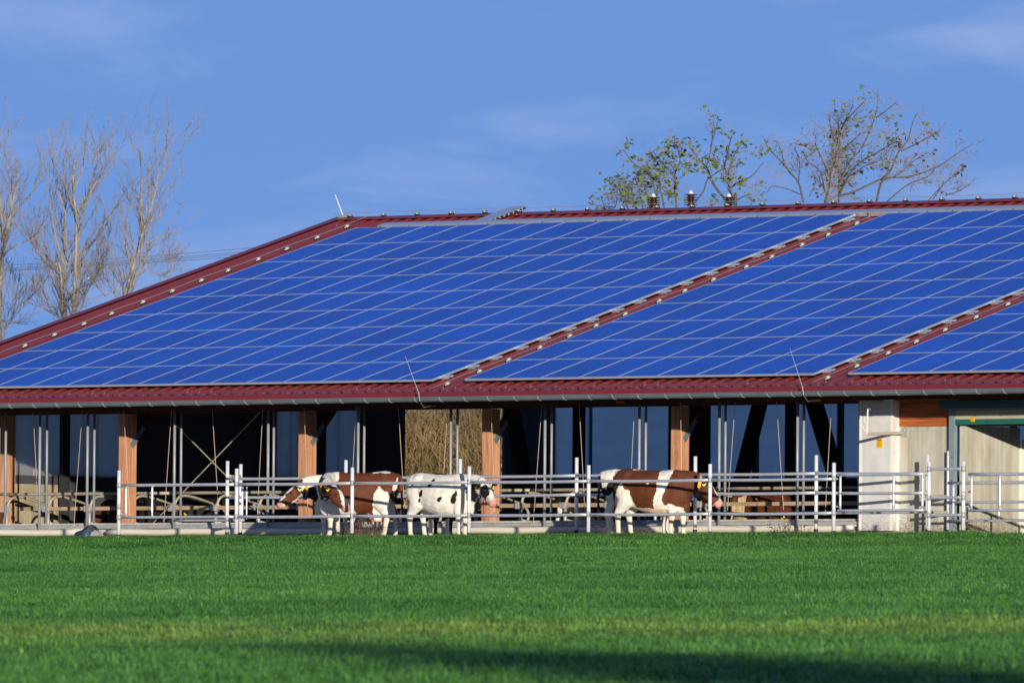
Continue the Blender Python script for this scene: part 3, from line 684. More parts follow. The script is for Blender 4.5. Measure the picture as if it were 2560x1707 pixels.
# ------------------------------------------------------------------ cows
BRN, BLK, WHT, PNK = (.115, .032, .011), (.012, .011, .012), (.78, .73, .63), (.62, .3, .24)
CREAM = (.7, .58, .38)
def inpoly(x, z, P):
    c = False; n = len(P); j = n-1
    for i in range(n):
        if (P[i][1] > z) != (P[j][1] > z) and x < (P[j][0]-P[i][0])*(z-P[i][1])/(P[j][1]-P[i][1])+P[i][0]: c = not c
        j = i
    return c
def cow(pos, heading, scale, poll_w, head_dir, label, paint, headpaint, group='cows in the lane', lying=False, seed=0, legs=None, tags=True, collar=True, side=(0, 0, 0), neckbulge=.06, head_up=None, udder=True, parts=True):
    """one continuous cow: barrel, neck, head, ears, legs, tail grown together by a voxel remesh; local x = forwards, z = up"""
    pos = np.array(pos, float); ch, sh = math.cos(heading), math.sin(heading)
    def loc(w): d = np.array(w, float)-pos; return np.array((d[0]*ch+d[1]*sh, -d[0]*sh+d[1]*ch, d[2]))/scale
    def lvec(v): return np.array((v[0]*ch+v[1]*sh, -v[0]*sh+v[1]*ch, v[2]))
    def wor(p): p = np.array(p)*scale; return pos+np.array((p[0]*ch-p[1]*sh, p[0]*sh+p[1]*ch, p[2]))
    dz = -.56 if lying else 0.
    b = MB()
    st = [(-.86, 1.36, 1.06, .08), (-.83, 1.385, .94, .17), (-.72, 1.415, .76, .25), (-.56, 1.44, .67, .285), (-.42, 1.425, .61, .3), (-.2, 1.40, .54, .35), (.05, 1.395, .485, .375), (.28, 1.40, .475, .345), (.45, 1.42, .49, .285), (.6, 1.40, .52, .235), (.72, 1.33, .6, .185), (.8, 1.2, .74, .1)]
    rings = []
    for x, zt, zb, w in st:
        zc, hh = (zt+zb)/2, (zt-zb)/2; r_ = []
        for k in range(24):
            a = 2*math.pi*k/24; c_, s_ = math.cos(a), math.sin(a)
            ww = w*(1-.22*max(0, s_)**2) if x > -.5 else w
            r_.append((x, ww*math.copysign(abs(c_)**.85, c_), zc+dz+hh*math.copysign(abs(s_)**.9, s_)))
        rings.append(r_)
    b.loft(rings)
    b.ball((-.54, .175, 1.31+dz), (.11, .07, .07)); b.ball((-.54, -.175, 1.31+dz), (.11, .07, .07)); b.ball((-.8, .11, 1.27+dz), (.07, .05, .07)); b.ball((-.8, -.11, 1.27+dz), (.07, .05, .07))           # hook bones
    b.ball((.5, .17, 1.02+dz), (.2, .1, .3)); b.ball((.5, -.17, 1.02+dz), (.2, .1, .3))                # shoulders
    b.ball((.66, 0, .66+dz), (.16, .13, .19))                                                           # brisket
    if not lying:
        LG = dict(fl=.0, fr=.0, hl=.0, hr=.0); LG.update(legs or {})
        for sgn, kf, kh in ((1, 'fl', 'hl'), (-1, 'fr', 'hr')):
            o_ = LG[kf]
            b.tube([(.52, sgn*.16, 1.0), (.5+.3*o_, sgn*.175, .8), (.5+.55*o_, sgn*.17, .62), (.53+.8*o_, sgn*.165, .42), (.52+.9*o_, sgn*.165, .33), (.52+o_, sgn*.165, .15), (.54+o_, sgn*.165, .09), (.57+o_, sgn*.165, .0)],
                   [.1, .1, .075, .062, .046, .042, .05, .062], 12, ry=[.17, .14, .095, .068, .05, .046, .058, .075], up=(1, 0, 0))
            o_ = LG[kh]
            b.tube([(-.58, sgn*.17, 1.12), (-.52+.2*o_, sgn*.2, .9), (-.52+.35*o_, sgn*.2, .75), (-.62+.6*o_, sgn*.19, .6), (-.69+.7*o_, sgn*.185, .49), (-.67+.8*o_, sgn*.185, .36), (-.65+.95*o_, sgn*.185, .15), (-.63+o_, sgn*.185, .09), (-.6+o_, sgn*.185, .0)],
                   [.14, .13, .115, .075, .06, .046, .044, .052, .064], 12, ry=[.26, .23, .185, .11, .08, .056, .05, .06, .078], up=(1, 0, 0))
        if udder:
            b.ball((-.36, 0, .57), (.22, .17, .2)); b.ball((-.4, .09, .48), (.12, .09, .12)); b.ball((-.4, -.09, .48), (.12, .09, .12))
            for tx in (-.31, -.48):
                for ty in (-.08, .08): b.tube([(tx, ty, .46), (tx, ty, .31)], [.03, .02], 8)
    else:
        for sgn in (1, -1):
            b.tube([(.5, sgn*.2, .4), (.72, sgn*.24, .16), (.5, sgn*.26, .08), (.3, sgn*.27, .05)], [.12, .08, .055, .05], 10)
            b.tube([(-.5, sgn*.25, .45), (-.2, sgn*.36, .2), (-.45, sgn*.42, .1), (-.1, sgn*.46, .06)], [.22, .15, .08, .05], 10)
    b.tube([(-.82, 0, 1.36+dz), (-.89, 0, 1.25+dz), (-.9, 0, .95+dz), (-.91, .02, .7+max(dz, -.4)), (-.9, .03, .52+max(dz, -.4))], [.05, .04, .027, .026, .05], 8)
    b.tube([(-.9, .03, .56+max(dz, -.4)), (-.9, .03, .42+max(dz, -.4)), (-.9, .03, .34+max(dz, -.4))], [.045, .05, .02], 8)
    # neck
    pl_ = loc(poll_w); hd = lvec(np.array(head_dir, float)); hd /= np.linalg.norm(hd)
    upv = np.array((0, 0, 1.)) if head_up is None else lvec(np.array(head_up, float))
    hup = upv-hd*(hd@upv); hup /= np.linalg.norm(hup); hsd = np.cross(hup, hd)
    base_t = np.array((.5, 0, 1.05+dz)); ctrl = np.array((.92, 0, 1.2+dz))+np.array(side); end = pl_+hd*.06-hup*.06
    ctrl2 = pl_-hd*.16-hup*.03
    nk = []; 
    for t in np.linspace(0, 1, 9): nk.append((1-t)**3*base_t+3*(1-t)**2*t*(.5*base_t+.5*ctrl)+3*(1-t)*t*t*(.55*ctrl+.45*ctrl2)+t**3*end)
    b.tube(nk, np.linspace(.2, .105, 9), 16, ry=np.linspace(.36, .155, 9))
    # head: s along hd, thickness
    HS = [(-.035, .08, .05, -.01), (.02, .11, .11, -.04), (.1, .122, .14, -.06), (.18, .12, .155, -.075), (.27, .095, .138, -.07), (.36, .08, .115, -.06), (.44, .082, .1, -.055), (.51, .092, .096, -.055), (.555, .084, .082, -.055), (.58, .045, .045, -.055)]
    b.loft([[pl_+hd*s+hup*(o_+h_*math.copysign(abs(math.sin(a))**.85, math.sin(a)))+hsd*(w_*math.copysign(abs(math.cos(a))**.85, math.cos(a))) for a in [2*math.pi*k/18 for k in range(18)]] for s, w_, h_, o_ in HS])
    for sg in (1, -1):
        e0_ = pl_+hd*.03+hsd*sg*.085-hup*.02; e1 = e0_+hsd*sg*.13-hd*.05+hup*.02; e2 = e0_+hsd*sg*.25-hd*.08-hup*.02
        b.tube([e0_, (e0_+e1)/2+hup*.01, e1, e2], [.035, .06, .068, .02], 10, ry=[.03, .026, .024, .018], up=tuple(hd))
        b.ball(pl_+hd*.165+hsd*sg*.098+hup*.0, .035, 8)
    W = MB(); W.v = [tuple(wor(p)) for p in b.v]; W.f = b.f; W.m = b.m
    tmp = W.build('cow_tmp', M['coat'], None, False, org=pos)
    md = tmp.modifiers.new('r', 'REMESH'); md.mode = 'VOXEL'; md.voxel_size = .0145*scale
    md2 = tmp.modifiers.new('s', 'SMOOTH'); md2.factor = .5; md2.iterations = 5
    dg = bpy.context.evaluated_depsgraph_get(); me = bpy.data.meshes.new_from_object(tmp.evaluated_get(dg)); me.name = 'cow_body'
    bpy.data.objects.remove(tmp)
    me.materials.clear(); me.materials.append(M['coat'])
    me.polygons.foreach_set('use_smooth', [True]*len(me.polygons))
    n = len(me.vertices); co = np.empty(n*3); me.vertices.foreach_get('co', co); co = co.reshape(-1, 3)
    colr = np.ones((n, 4))
    for i in range(n):
        w = co[i]; p = np.array((w[0]*ch+w[1]*sh, -w[0]*sh+w[1]*ch, w[2]))/scale
        nv = noise.noise_vector((p[0]*5+seed*7.1, p[1]*5, p[2]*5)); nv2 = noise.noise_vector((p[0]*17+seed, p[1]*17, p[2]*17))
        wob = np.array(nv)*.035+np.array(nv2)*.018; pw = p+wob
        h = p-pl_; s_, u_, q_ = h@hd, h@hup, h@hsd
        c_ = None
        if s_ > -.06 and abs(u_+.04) < .2 and abs(q_) < .36 and s_ < .62:
            c_ = headpaint(s_+wob[0]*.5, u_+wob[2]*.5, q_+wob[1]*.5)
            if c_ is not None and s_ > .46: c_ = PNK if s_ > .5 else tuple(.5*a_+.5*b_ for a_, b_ in zip(c_, PNK))
        if c_ is None: c_ = paint(pw[0], pw[1], pw[2]-dz)
        if not lying:
            if udder and p[2] < .58 and -.6 < p[0] < -.14 and abs(p[1]) < .125 and p[2] > .28: c_ = PNK if p[2] < .53 else tuple((.6*a_+.4*b_) for a_, b_ in zip(c_, PNK))
            if p[2] < .05: c_ = (.05, .04, .03)
            elif p[2] < .35: c_ = tuple(a_*(1-k)+b_*k for a_, b_, k in zip(c_, CREAM, (.3, .3, .3))) if c_[0] > .4 else c_
        colr[i, :3] = c_
    at_ = me.color_attributes.new('coat', 'FLOAT_COLOR', 'POINT'); at_.data.foreach_set('color', colr.ravel())
    body = bpy.data.objects.new('cow', me); COL.objects.link(body); body.location = pos
    tag(body, label, 'cow', group)
    if not parts: return body
    for sg in (1, -1):
        m = MB(); m.ball(wor(pl_+hd*.175+hsd*sg*.126+hup*.005), .02*scale, 8); m.build('eye', M['eye'], body, True)
        m = MB(); m.ball(wor(pl_+hd*.565+hsd*sg*.045-hup*.02), (.012, .012, .01), 6); m.build('nostril', M['eye'], body, True)
        if tags:
            c0 = pl_-hd*.005+hsd*sg*.21-hup*.03; m = MB()
            P_ = [wor(c0+hd*a+hup*b_+hsd*k) for k in (-.008, .012) for a, b_ in ((.03, .02), (.035, -.05), (-.02, -.055), (-.025, .02))]
            m.loft([P_[:4], P_[4:]]); m.build('ear_tag', M['tagy'], body)
    if collar:
        k = 6; c0 = np.array(nk[k]); tn = np.array(nk[k+1])-np.array(nk[k-1]); tn /= np.linalg.norm(tn)
        rw = np.linspace(.2, .105, 9)[k]; rh = np.linspace(.36, .155, 9)[k]
        uu = np.array((0, 0, 1.))-tn*tn[2]; uu /= np.linalg.norm(uu); ww = np.cross(tn, uu)
        m = MB(); rings = []
        for a in range(25):
            t = 2*math.pi*a/24; q = c0+uu*math.cos(t)*(rh-.012)+ww*math.sin(t)*(rw-.006)
            rd = uu*math.cos(t)+ww*math.sin(t)
            rings.append([wor(q+tn*x_*.028+rd*y_*.008) for x_, y_ in ((-1, -1), (1, -1), (1, 1), (-1, 1))])
        m.loft(rings, 0, False); m.build('collar', M['strapg'], body)
        m = MB(); rings = []
        for sg in (1, -1):
            rr2 = []
            for a in range(6):
                t = sg*(1.25+a*.16); q = c0+uu*math.cos(t)*(rh-.002)+ww*math.sin(t)*(rw+.004); rd = uu*math.cos(t)+ww*math.sin(t)
                rr2.append([wor(q+tn*x_*.03+rd*y_*.008) for x_, y_ in ((-1, -1), (1, -1), (1, 1), (-1, 1))])
            m.loft(rr2)
        m.build('collar_number_strap', M['strapy'], body)
        m = MB(); m.ball(wor(c0-uu*(rh+.03)), (.05, .05, .035), 8); m.build('collar_box', M['boxb'], body, True)
    return body
def cam_dir(r, u_, tow): return RT*r+np.array((0, 0, 1.))*u_-HF*tow
def ground_pos(x, Y):
    p = on(x, 1340, Y); return np.array((p[0], Y, gz(p[0], Y)+.01))
H = math.radians
PSD = math.degrees(PSI)
def poly_paint(base, polys):
    def f_(x, y, z):
        c = base
        for P_, cc in polys:
            if inpoly(x, z, P_): c = cc
        return c
    return f_
# A: brown cow with white chest, looking back to the right
pa_ = poly_paint(BRN, [([(.3, -.1), (.3, .78), (.5, .95), (.62, .8), (.95, .85), (1.2, .5), (.9, -.1)], WHT), ([(-.1, .3), (.1, .66), (.32, .72), (.4, .3)], WHT), ([(.42, 1.22), (.38, 1.6), (.66, 1.6), (.7, 1.1), (.55, 1.12)], WHT),
     ([(-.4, -.1), (-.3, .62), (-.34, .95), (-.44, 1.12), (-.55, 1.02), (-.63, .98), (-.75, .75), (-.9, -.1)], WHT), ([(-.3, 1.36), (-.5, 1.4), (-.66, 1.38), (-.66, 1.6), (-.2, 1.6)], WHT), ([(-.74, 1.1), (-.84, 1.32), (-.78, .9)], WHT),
     ([(-.9, .0), (-.9, 1.0), (-.82, 1.0), (-.82, .0)], WHT)])
def hpA(s, u_, q):
    if u_ > -.015 and abs(q) < .075: return WHT
    if s > .36 and u_ > -.05: return WHT
    return BRN
A = cow(ground_pos(896, -2.55), H(216), .985, on(835, 1220, -3.7), cam_dir(.62, -.8, .3), 'brown cow with white chest, head turned back to the right', pa_, hpA, seed=1, side=(.0, .5, -.02), legs=dict(fl=.06, fr=-.08, hl=.1, hr=-.12))
# B: white-necked cow behind A, head to the left
pb_ = poly_paint(WHT, [([(1.0, 1.05), (1.02, 1.5), (1.25, 1.5), (1.3, 1.0)], BRN), ([(-.6, .8), (-.6, 1.6), (.1, 1.6), (.2, .9)], BRN), ([(.62, .9), (.7, 1.12), (.9, 1.1), (1.0, .9), (.85, .7)], BLK), ([(.95, 1.2), (.95, 1.3), (1.05, 1.3), (1.05, 1.18)], BRN)])
def hpB(s, u_, q):
    if s < .0: return None
    if u_ > .045 and s > .05 and abs(q) < .085: return WHT
    if s > .45: return WHT
    if s > .3 and u_ > .0: return WHT
    if u_ < -.165 and s < .36: return WHT
    return BRN
B_ = cow(ground_pos(872, -1.6), H(198), .95, on(741, 1219, -2.35), cam_dir(-.7, -.62, .12), 'white-necked cow with brown cheek, head facing left', pb_, hpB, seed=2, side=(.1, 0, 0))
# C: white cow with black spots
spots = [((-.62, 1.16), .03, .05), ((-.1, 1.2), .055, .09), ((-.36, .98), .045, .07), ((-.39, .85), .018, .045), ((.18, .86), .045, .05), ((.47, .87), .055, .11), ((.53, .98), .03, .06)]
def pC(x, y, z):
    for (cx, cz), a_, b_ in spots:
        if ((x-cx-.25*(z-cz))/a_)**2+((z-cz)/b_)**2 < 1: return BLK
    if .74 < x < 1.02 and (.82 < z < 1.1 or (1.0 < z < 1.25 and x > .85)): return BLK
    return WHT
def hpC(s, u_, q):
    if s < -.01 and abs(q) < .1: return None
    if abs(q) > .13: return BLK
    if .06 < s < .34 and abs(q) > .035+.16*max(0, s-.2) and u_ > -.15: return BLK
    return WHT
C_ = cow(ground_pos(1106, -3.5), H(4), .955, on(1213, 1212, -3.55), cam_dir(.38, -.72, .62), 'white cow with black spots and a black and white face', pC, hpC, seed=3, side=(.05, -.05, 0), legs=dict(fl=-.05, fr=.03, hl=.05, hr=-.06), udder=False)
# E: dark cow behind C
E_ = cow(ground_pos(1103, -1.6), H(125), .93, on(1083, 1222, -.75), cam_dir(-.2, -.6, -.6), 'dark cow standing behind the white spotted cow, only its legs showing', poly_paint(BLK, [([(-.9, .0), (-.9, .42), (-.3, .42), (-.3, .0)], WHT)]), lambda s, u_, q: BLK, seed=4, tags=False, collar=False, udder=False)
# D: brown cow with white belt, facing right
pd_ = poly_paint(BRN, [([(.1, .5), (.15, .75), (.22, 1.1), (.2, 1.6), (.55, 1.6), (.48, 1.35), (.42, 1.05), (.34, .9), (.33, .72), (.42, .62), (.42, .5)], WHT), ([(-.4, -.1), (-.3, .6), (-.4, .98), (-.52, 1.02), (-.58, 1.15), (-.64, 1.14), (-.8, .7), (-.9, -.1)], WHT), ([(.3, -.1), (.3, .62), (.45, .74), (.72, .62), (.72, -.1)], WHT), ([(-.3, .3), (-.3, .62), (.5, .6), (.5, .3)], CREAM),
     ([(-.75, 1.38), (-.86, 1.2), (-.95, 1.5), (-.7, 1.5)], WHT), ([(-.45, 1.4), (-.2, 1.38), (-.1, 1.5), (-.5, 1.5)], WHT), ([(0, 1.12), (.04, 1.15), (.04, 1.1)], WHT)])
def hpD(s, u_, q):
    if u_ > .0 and abs(q) < .06 and s > -.02: return WHT
    if s > .44: return PNK
    return BRN
D_ = cow(ground_pos(1634, -3.42), H(13), .985, on(1762, 1207, -2.95), cam_dir(.6, -.72, -.05), 'brown cow with a white belt and white legs facing right', pd_, hpD, seed=5, legs=dict(fl=.07, fr=-.06, hl=.05, hr=-.06), udder=False)
# F: black and white cow behind D
pf_ = poly_paint(WHT, [([(-.95, .6), (-.95, 1.3), (-.84, 1.3), (-.8, 1.02), (-.7, 1.0), (-.62, 1.2), (-.52, 1.15), (-.5, .98), (-.6, .9), (-.72, .86), (-.84, .6)], BLK), ([(-.1, .5), (-.1, 1.6), (.6, 1.6), (.6, .5)], BLK), ([(-.95, .0), (-.95, .6), (-.85, .6), (-.85, .0)], (.35, .16, .04))])
F_ = cow(ground_pos(1602, -1.5), H(30), .965, on(1764, 1224, -1.2), cam_dir(.25, -.35, -.9), 'black and white cow half hidden behind the belted brown cow', pf_, lambda s, u_, q: BLK, seed=6, udder=False)
# cows lying in the stalls
def lyc(px, py, Y, hd_deg, hdir, pollpx, lab, paint, hp, sd, s=.9):
    p = on(px, py, Y); pos = np.array((p[0], Y, .22))
    return cow(pos, H(hd_deg), s, on(pollpx[0], pollpx[1], Y-.7), cam_dir(*hdir), lab, paint, hp, group='cows lying in the stalls', lying=True, seed=sd, collar=False)
allb = lambda c_: (lambda x, y, z: c_)
allh = lambda c_: (lambda s, u_, q: c_)
lyc(330, 1300, 4.2, -100, (-.8, -.4, .3), (262, 1277), 'dark brown cow lying beside the leftmost timber post', lambda x, y, z: BLK if x < .4 else BRN, allh((.09, .03, .012)), 11)
lyc(505, 1300, 4.4, -95, (-.6, -.5, .5), (447, 1280), 'black cow with yellow ear tags lying under the crossed rods', allb(BLK), allh(BLK), 12)
lyc(1440, 1300, 4.4, -90, (-.3, -.7, .6), (1405, 1277), 'black cow with white forehead lying left of the belted cow', allb(BLK), lambda s, u_, q: WHT if abs(q) < .05 and u_ > 0 else BLK, 13)
lyc(1905, 1300, 4.3, -95, (-.5, -.5, .6), (1935, 1290), 'chestnut cow lying low near the white wall panel', allb((.1, .025, .01)), allh((.1, .025, .01)), 14)
p = on(1846, 1290, 3.6)
cow((p[0]+.1, 4.2, .2), H(82), .88, on(1862, 1248, 5.3), cam_dir(.1, -.4, -.9), 'brown and cream cow lying in the stall to the right of the belted cow', lambda x, y, z: ((.5, .36, .2) if x < -.3 and (z < 1.2 or abs(y) > .12) else (.1, .03, .012)), allh(BRN), group='cows lying in the stalls', seed=15, tags=False, collar=False, lying=True)

# ------------------------------------------------------------------ trees, hedge, wires
def smooth_pts(P, n=12):
    P = [np.array(p, float) for p in P]; out = []
    if len(P) == 2: P = [P[0], (P[0]*2+P[1])/3, (P[0]+P[1]*2)/3, P[1]]
    Q = [2*P[0]-P[1]]+P+[2*P[-1]-P[-2]]
    for i in range(1, len(Q)-2):
        for t in np.linspace(0, 1, n)[:-1]:
            a, b, c, d = Q[i-1:i+3]
            out.append(.5*((2*b)+(-a+c)*t+(2*a-5*b+4*c-d)*t*t+(-a+3*b-3*c+d)*t**3))
    out.append(P[-1]); return out
def tree(name, label, D, limbs, mt_trunk, mt_twig, seed, child, leaf=None, group='trees behind the barn', depth=2.2):
    """limbs: (list of survey pixels, base radius, tip radius); child: dict of branching habits"""
    q = random.Random(seed)
    base = at(*limbs[0][0][0], D); base = np.array((base[0], base[1], 0.))
    root = empty(name, (base[0], base[1], -.05), label, 'tree', group)
    T, W, L = MB(), MB(), MB()
    leafs = []
    def grow(pts, r0, r1, lev):
        n = len(pts); m = T if lev == 0 else W
        m.tube(pts, list(np.linspace(r0, r1, n)), 7 if lev == 0 else (4 if lev == 1 else 3), cap=False)
        Lt = sum(np.linalg.norm(pts[i+1]-pts[i]) for i in range(n-1))
        if lev >= child['levels']:
            return
        k = max(2, int(Lt*child['dens'][lev]))
        for j in range(k):
            t = child['start'][lev]+(1-child['start'][lev])*(j+q.random())/k
            i = min(n-2, int(t*(n-1))); p = pts[i]; tg = pts[i+1]-pts[i]; tg = tg/(np.linalg.norm(tg)+1e-9)
            rnd = np.array((q.gauss(0, 1), q.gauss(0, 1), q.gauss(0, 1))); rnd -= tg*(rnd@tg); rnd /= np.linalg.norm(rnd)+1e-9
            ang = child['ang'][lev]*(.7+.6*q.random())
            d = tg*math.cos(ang)+rnd*math.sin(ang)+np.array((0, 0, child['up'][lev]))+HR*child.get('wind', 0)
            d /= np.linalg.norm(d)
            ln = child['len'][lev]*(.5+.6*q.random())*(1.1-child.get('tip', .82)*t)
            seg = 5 if lev == 0 else 4; pp = [p]; 
            for s_ in range(seg):
                d = d+np.array((q.gauss(0, .1), q.gauss(0, .1), q.gauss(0, .08)+child['curve'][lev])); d /= np.linalg.norm(d); pp.append(pp[-1]+d*ln/seg)
            rr_ = max(child['rmin'], (r0+(r1-r0)*t)*.5)
            grow(pp, rr_, child['rmin']*.75, lev+1)
            if lev == child['levels']-1 and leaf and q.random() < leaf['p']: leafs.append((pp, q.random()))
    for i, (px, r0, r1) in enumerate(limbs):
        off = 0 if i == 0 else q.uniform(-1, 1)*depth
        P = []
        for k, p in enumerate(px):
            P.append(at(p[0], p[1], D+off*(k/(len(px)-1))))
        if i == 0 or px[0][1] > 690 or (D < 310 and px[0][1] > 525):
            f0 = P[0].copy(); P = [np.array((base[0]+(f0[0]-base[0])*.25, base[1]+(f0[1]-base[1])*.25, -.1))]+P
        Q_ = smooth_pts(P, 7); keep = max(4, int(round(len(Q_)*child.get('trim', 1)))); Q_ = Q_[:keep]
        grow(Q_, r0*child.get('thin', 1), r1, 0)
    T.build('trunk', mt_trunk, root, True); W.build('crown', mt_twig, root, True)
    if leaf:
        L2 = MB()
        for pp, rv in leafs:
            for _ in range(leaf['n']):
                i = q.randrange(1, len(pp)); c = pp[i]+np.array((q.gauss(0, .1), q.gauss(0, .1), q.gauss(0, .08)))
                dry = (leaf['dry'](c) if leaf.get('dry') else 0) > q.random()
                a = np.array((q.gauss(0, 1), q.gauss(0, 1), q.gauss(0, .5)-(1.2 if dry else 0)))+HR*leaf.get('wind', 0); a /= np.linalg.norm(a)
                b = np.cross(a, np.array((q.gauss(0, 1), q.gauss(0, 1), q.gauss(0, 1)))); b /= np.linalg.norm(b)
                s_ = leaf['size']*(.6+.8*q.random()); w_ = s_*.36
                (L2).quad(c, c+a*s_*.5+b*w_, c+a*s_, c+a*s_*.5-b*w_, 1 if dry else 0)
        o = L2.build('foliage', [M['leaf'], M['leafb']], root)
    return root
POP = dict(levels=3, dens=(2.4, 3.7, 3.3), start=(.1, .18, .25), ang=(.62, .55, .5), up=(.5, .42, .35), len=(2.1, .95, .4), curve=(.07, .05, .04), rmin=.0052, thin=.55, trim=.86, tip=.55)
def zz(p): return (p[0]/2.413, 250+p[1]/2.413)
def Z(*pts): return [zz(p) for p in pts]
tree('poplar_tree', 'bare poplar cut by the left edge of the photo', 335, [
    (Z((-8, 1560), (-5, 1250), (5, 1050), (12, 950), (25, 880), (60, 700), (90, 560), (125, 380), (180, 130)), .17, .02),
    (Z((25, 880), (10, 700), (-5, 560), (-10, 300), (0, 120)), .1, .015), (Z((12, 950), (60, 900), (190, 830), (250, 760), (290, 620)), .06, .012),
    (Z((40, 800), (120, 640), (190, 560), (250, 400), (305, 190)), .06, .012), (Z((-5, 1450), (40, 1380), (110, 1250), (180, 1190), (240, 1110)), .05, .01), (Z((0, 1300), (-60, 1000), (-110, 700)), .08, .015), (Z((70, 660), (60, 500), (40, 350), (30, 220)), .05, .01)], M['bark'], M['twig'], 21, POP)
tree('poplar_tree', 'tall bare poplar with pale trunk, middle of the three', 330, [
    (Z((440, 1560), (445, 1310), (455, 1050), (460, 850), (460, 700), (440, 520), (455, 330), (470, 90)), .17, .02),
    (Z((390, 1560), (390, 1320), (375, 1150), (400, 1000), (385, 850), (395, 640), (395, 430), (400, 160)), .13, .015),
    (Z((375, 1150), (310, 1020), (240, 920), (190, 850), (160, 720)), .07, .012), (Z((460, 700), (520, 600), (560, 480), (600, 330), (640, 160)), .08, .012),
    (Z((455, 950), (560, 860), (650, 740), (700, 640), (790, 590)), .07, .012), (Z((450, 1290), (510, 1180), (560, 1080), (640, 940), (690, 780)), .06, .012),
    (Z((480, 640), (580, 500), (660, 360), (740, 210)), .06, .012), (Z((390, 1000), (330, 800), (300, 600), (310, 450)), .06, .012), (Z((440, 560), (500, 400), (520, 170)), .05, .012), (Z((390, 1320), (330, 1300), (250, 1240), (190, 1180)), .04, .01), (Z((400, 700), (350, 520), (345, 330), (350, 220)), .05, .01)], M['bark'], M['twig'], 22, POP)
tree('poplar_tree', 'bare poplar leaning right, nearest the roof edge', 325, [
    (Z((725, 1500), (760, 1190), (790, 1060), (825, 930), (860, 800), (900, 690), (940, 540), (965, 350), (1000, 140)), .15, .015),
    (Z((860, 800), (850, 650), (855, 480), (850, 340), (840, 220)), .08, .012), (Z((880, 740), (960, 700), (1030, 590), (1075, 640)), .05, .01),
    (Z((950, 480), (1020, 400), (1070, 330), (1120, 290)), .04, .01), (Z((830, 920), (930, 840), (1060, 800), (1120, 740)), .05, .01),
    (Z((800, 1080), (900, 1040), (1000, 1060), (1080, 990)), .04, .01), (Z((960, 400), (1010, 280), (1070, 160)), .04, .01), (Z((760, 1190), (700, 1150), (630, 1180), (590, 1120)), .04, .01), (Z((800, 1040), (760, 900), (760, 760), (790, 600)), .05, .01)], M['bark'], M['twig'], 23, POP)
SPR = dict(levels=3, dens=(2.0, 3.4, 3.6), start=(.25, .2, .2), ang=(.75, .7, .7), up=(.12, .08, .05), len=(1.5, .8, .45), curve=(.03, .02, 0.), rmin=.0055, wind=.12, thin=.42, trim=.84, tip=.7)
def z1(p): return (1480+p[0]/4.3556, 220+p[1]/4.3556)
def Z1(*p): return [z1(q) for q in p]
LF1 = dict(p=.26, n=7, size=.125, wind=1.1)
tree('walnut_tree', 'windblown tree with olive leaves behind the three insulators', 300, [
    (Z1((1560, 1500), (1555, 1250), (1500, 1100), (1480, 970), (1440, 850), (1420, 700), (1440, 470)), .13, .012),
    (Z1((1460, 1220), (1330, 1060), (1250, 870), (1180, 800), (1060, 640), (980, 480)), .09, .012), (Z1((1250, 850), (1300, 640), (1320, 420), (1340, 260)), .05, .01), (Z1((1290, 640), (1350, 440), (1400, 250)), .04, .008),
    (Z1((800, 1400), (700, 1180), (640, 930), (590, 800), (575, 660)), .07, .01), (Z1((640, 930), (450, 820), (340, 680), (250, 730)), .05, .01), (Z1((930, 1400), (925, 1100), (900, 950), (960, 780), (900, 560), (860, 520)), .07, .01),
    (Z1((1100, 1270), (1210, 1130), (1260, 1000), (1400, 900), (1560, 850), (1700, 740)), .06, .01), (Z1((1500, 1100), (1600, 1020), (1740, 960), (1850, 830), (1940, 770)), .06, .01), (Z1((900, 950), (760, 820), (720, 760), (620, 690)), .05, .01),
    (Z1((640, 1350), (480, 1260), (280, 1200), (160, 1160)), .05, .01), (Z1((560, 1330), (420, 1150), (330, 1080), (250, 960)), .05, .01), (Z1((1480, 970), (1520, 800), (1600, 640), (1640, 620)), .05, .01), (Z1((1560, 1230), (1680, 1170), (1800, 1150)), .04, .01), (Z1((1440, 850), (1500, 600), (1540, 480)), .04, .01), (Z1((400, 1350), (250, 1300), (140, 1290), (60, 1290)), .04, .01)], M['barkb'], M['twig'], 24, dict(SPR, dens=(1.6, 2.8, 2.6), trim=.8, len=(1.1, .65, .4)), LF1)
def z2(p): return (1900+p[0]/4.0552, 220+p[1]/4.0552)
def Z2(*p): return [z2(q) for q in p]
dryx = at(2330, 400, 300); 
LF2 = dict(p=.05, n=6, size=.12, wind=.8, dry=lambda c: .75 if (c-dryx)@HR > -.9 else .12)
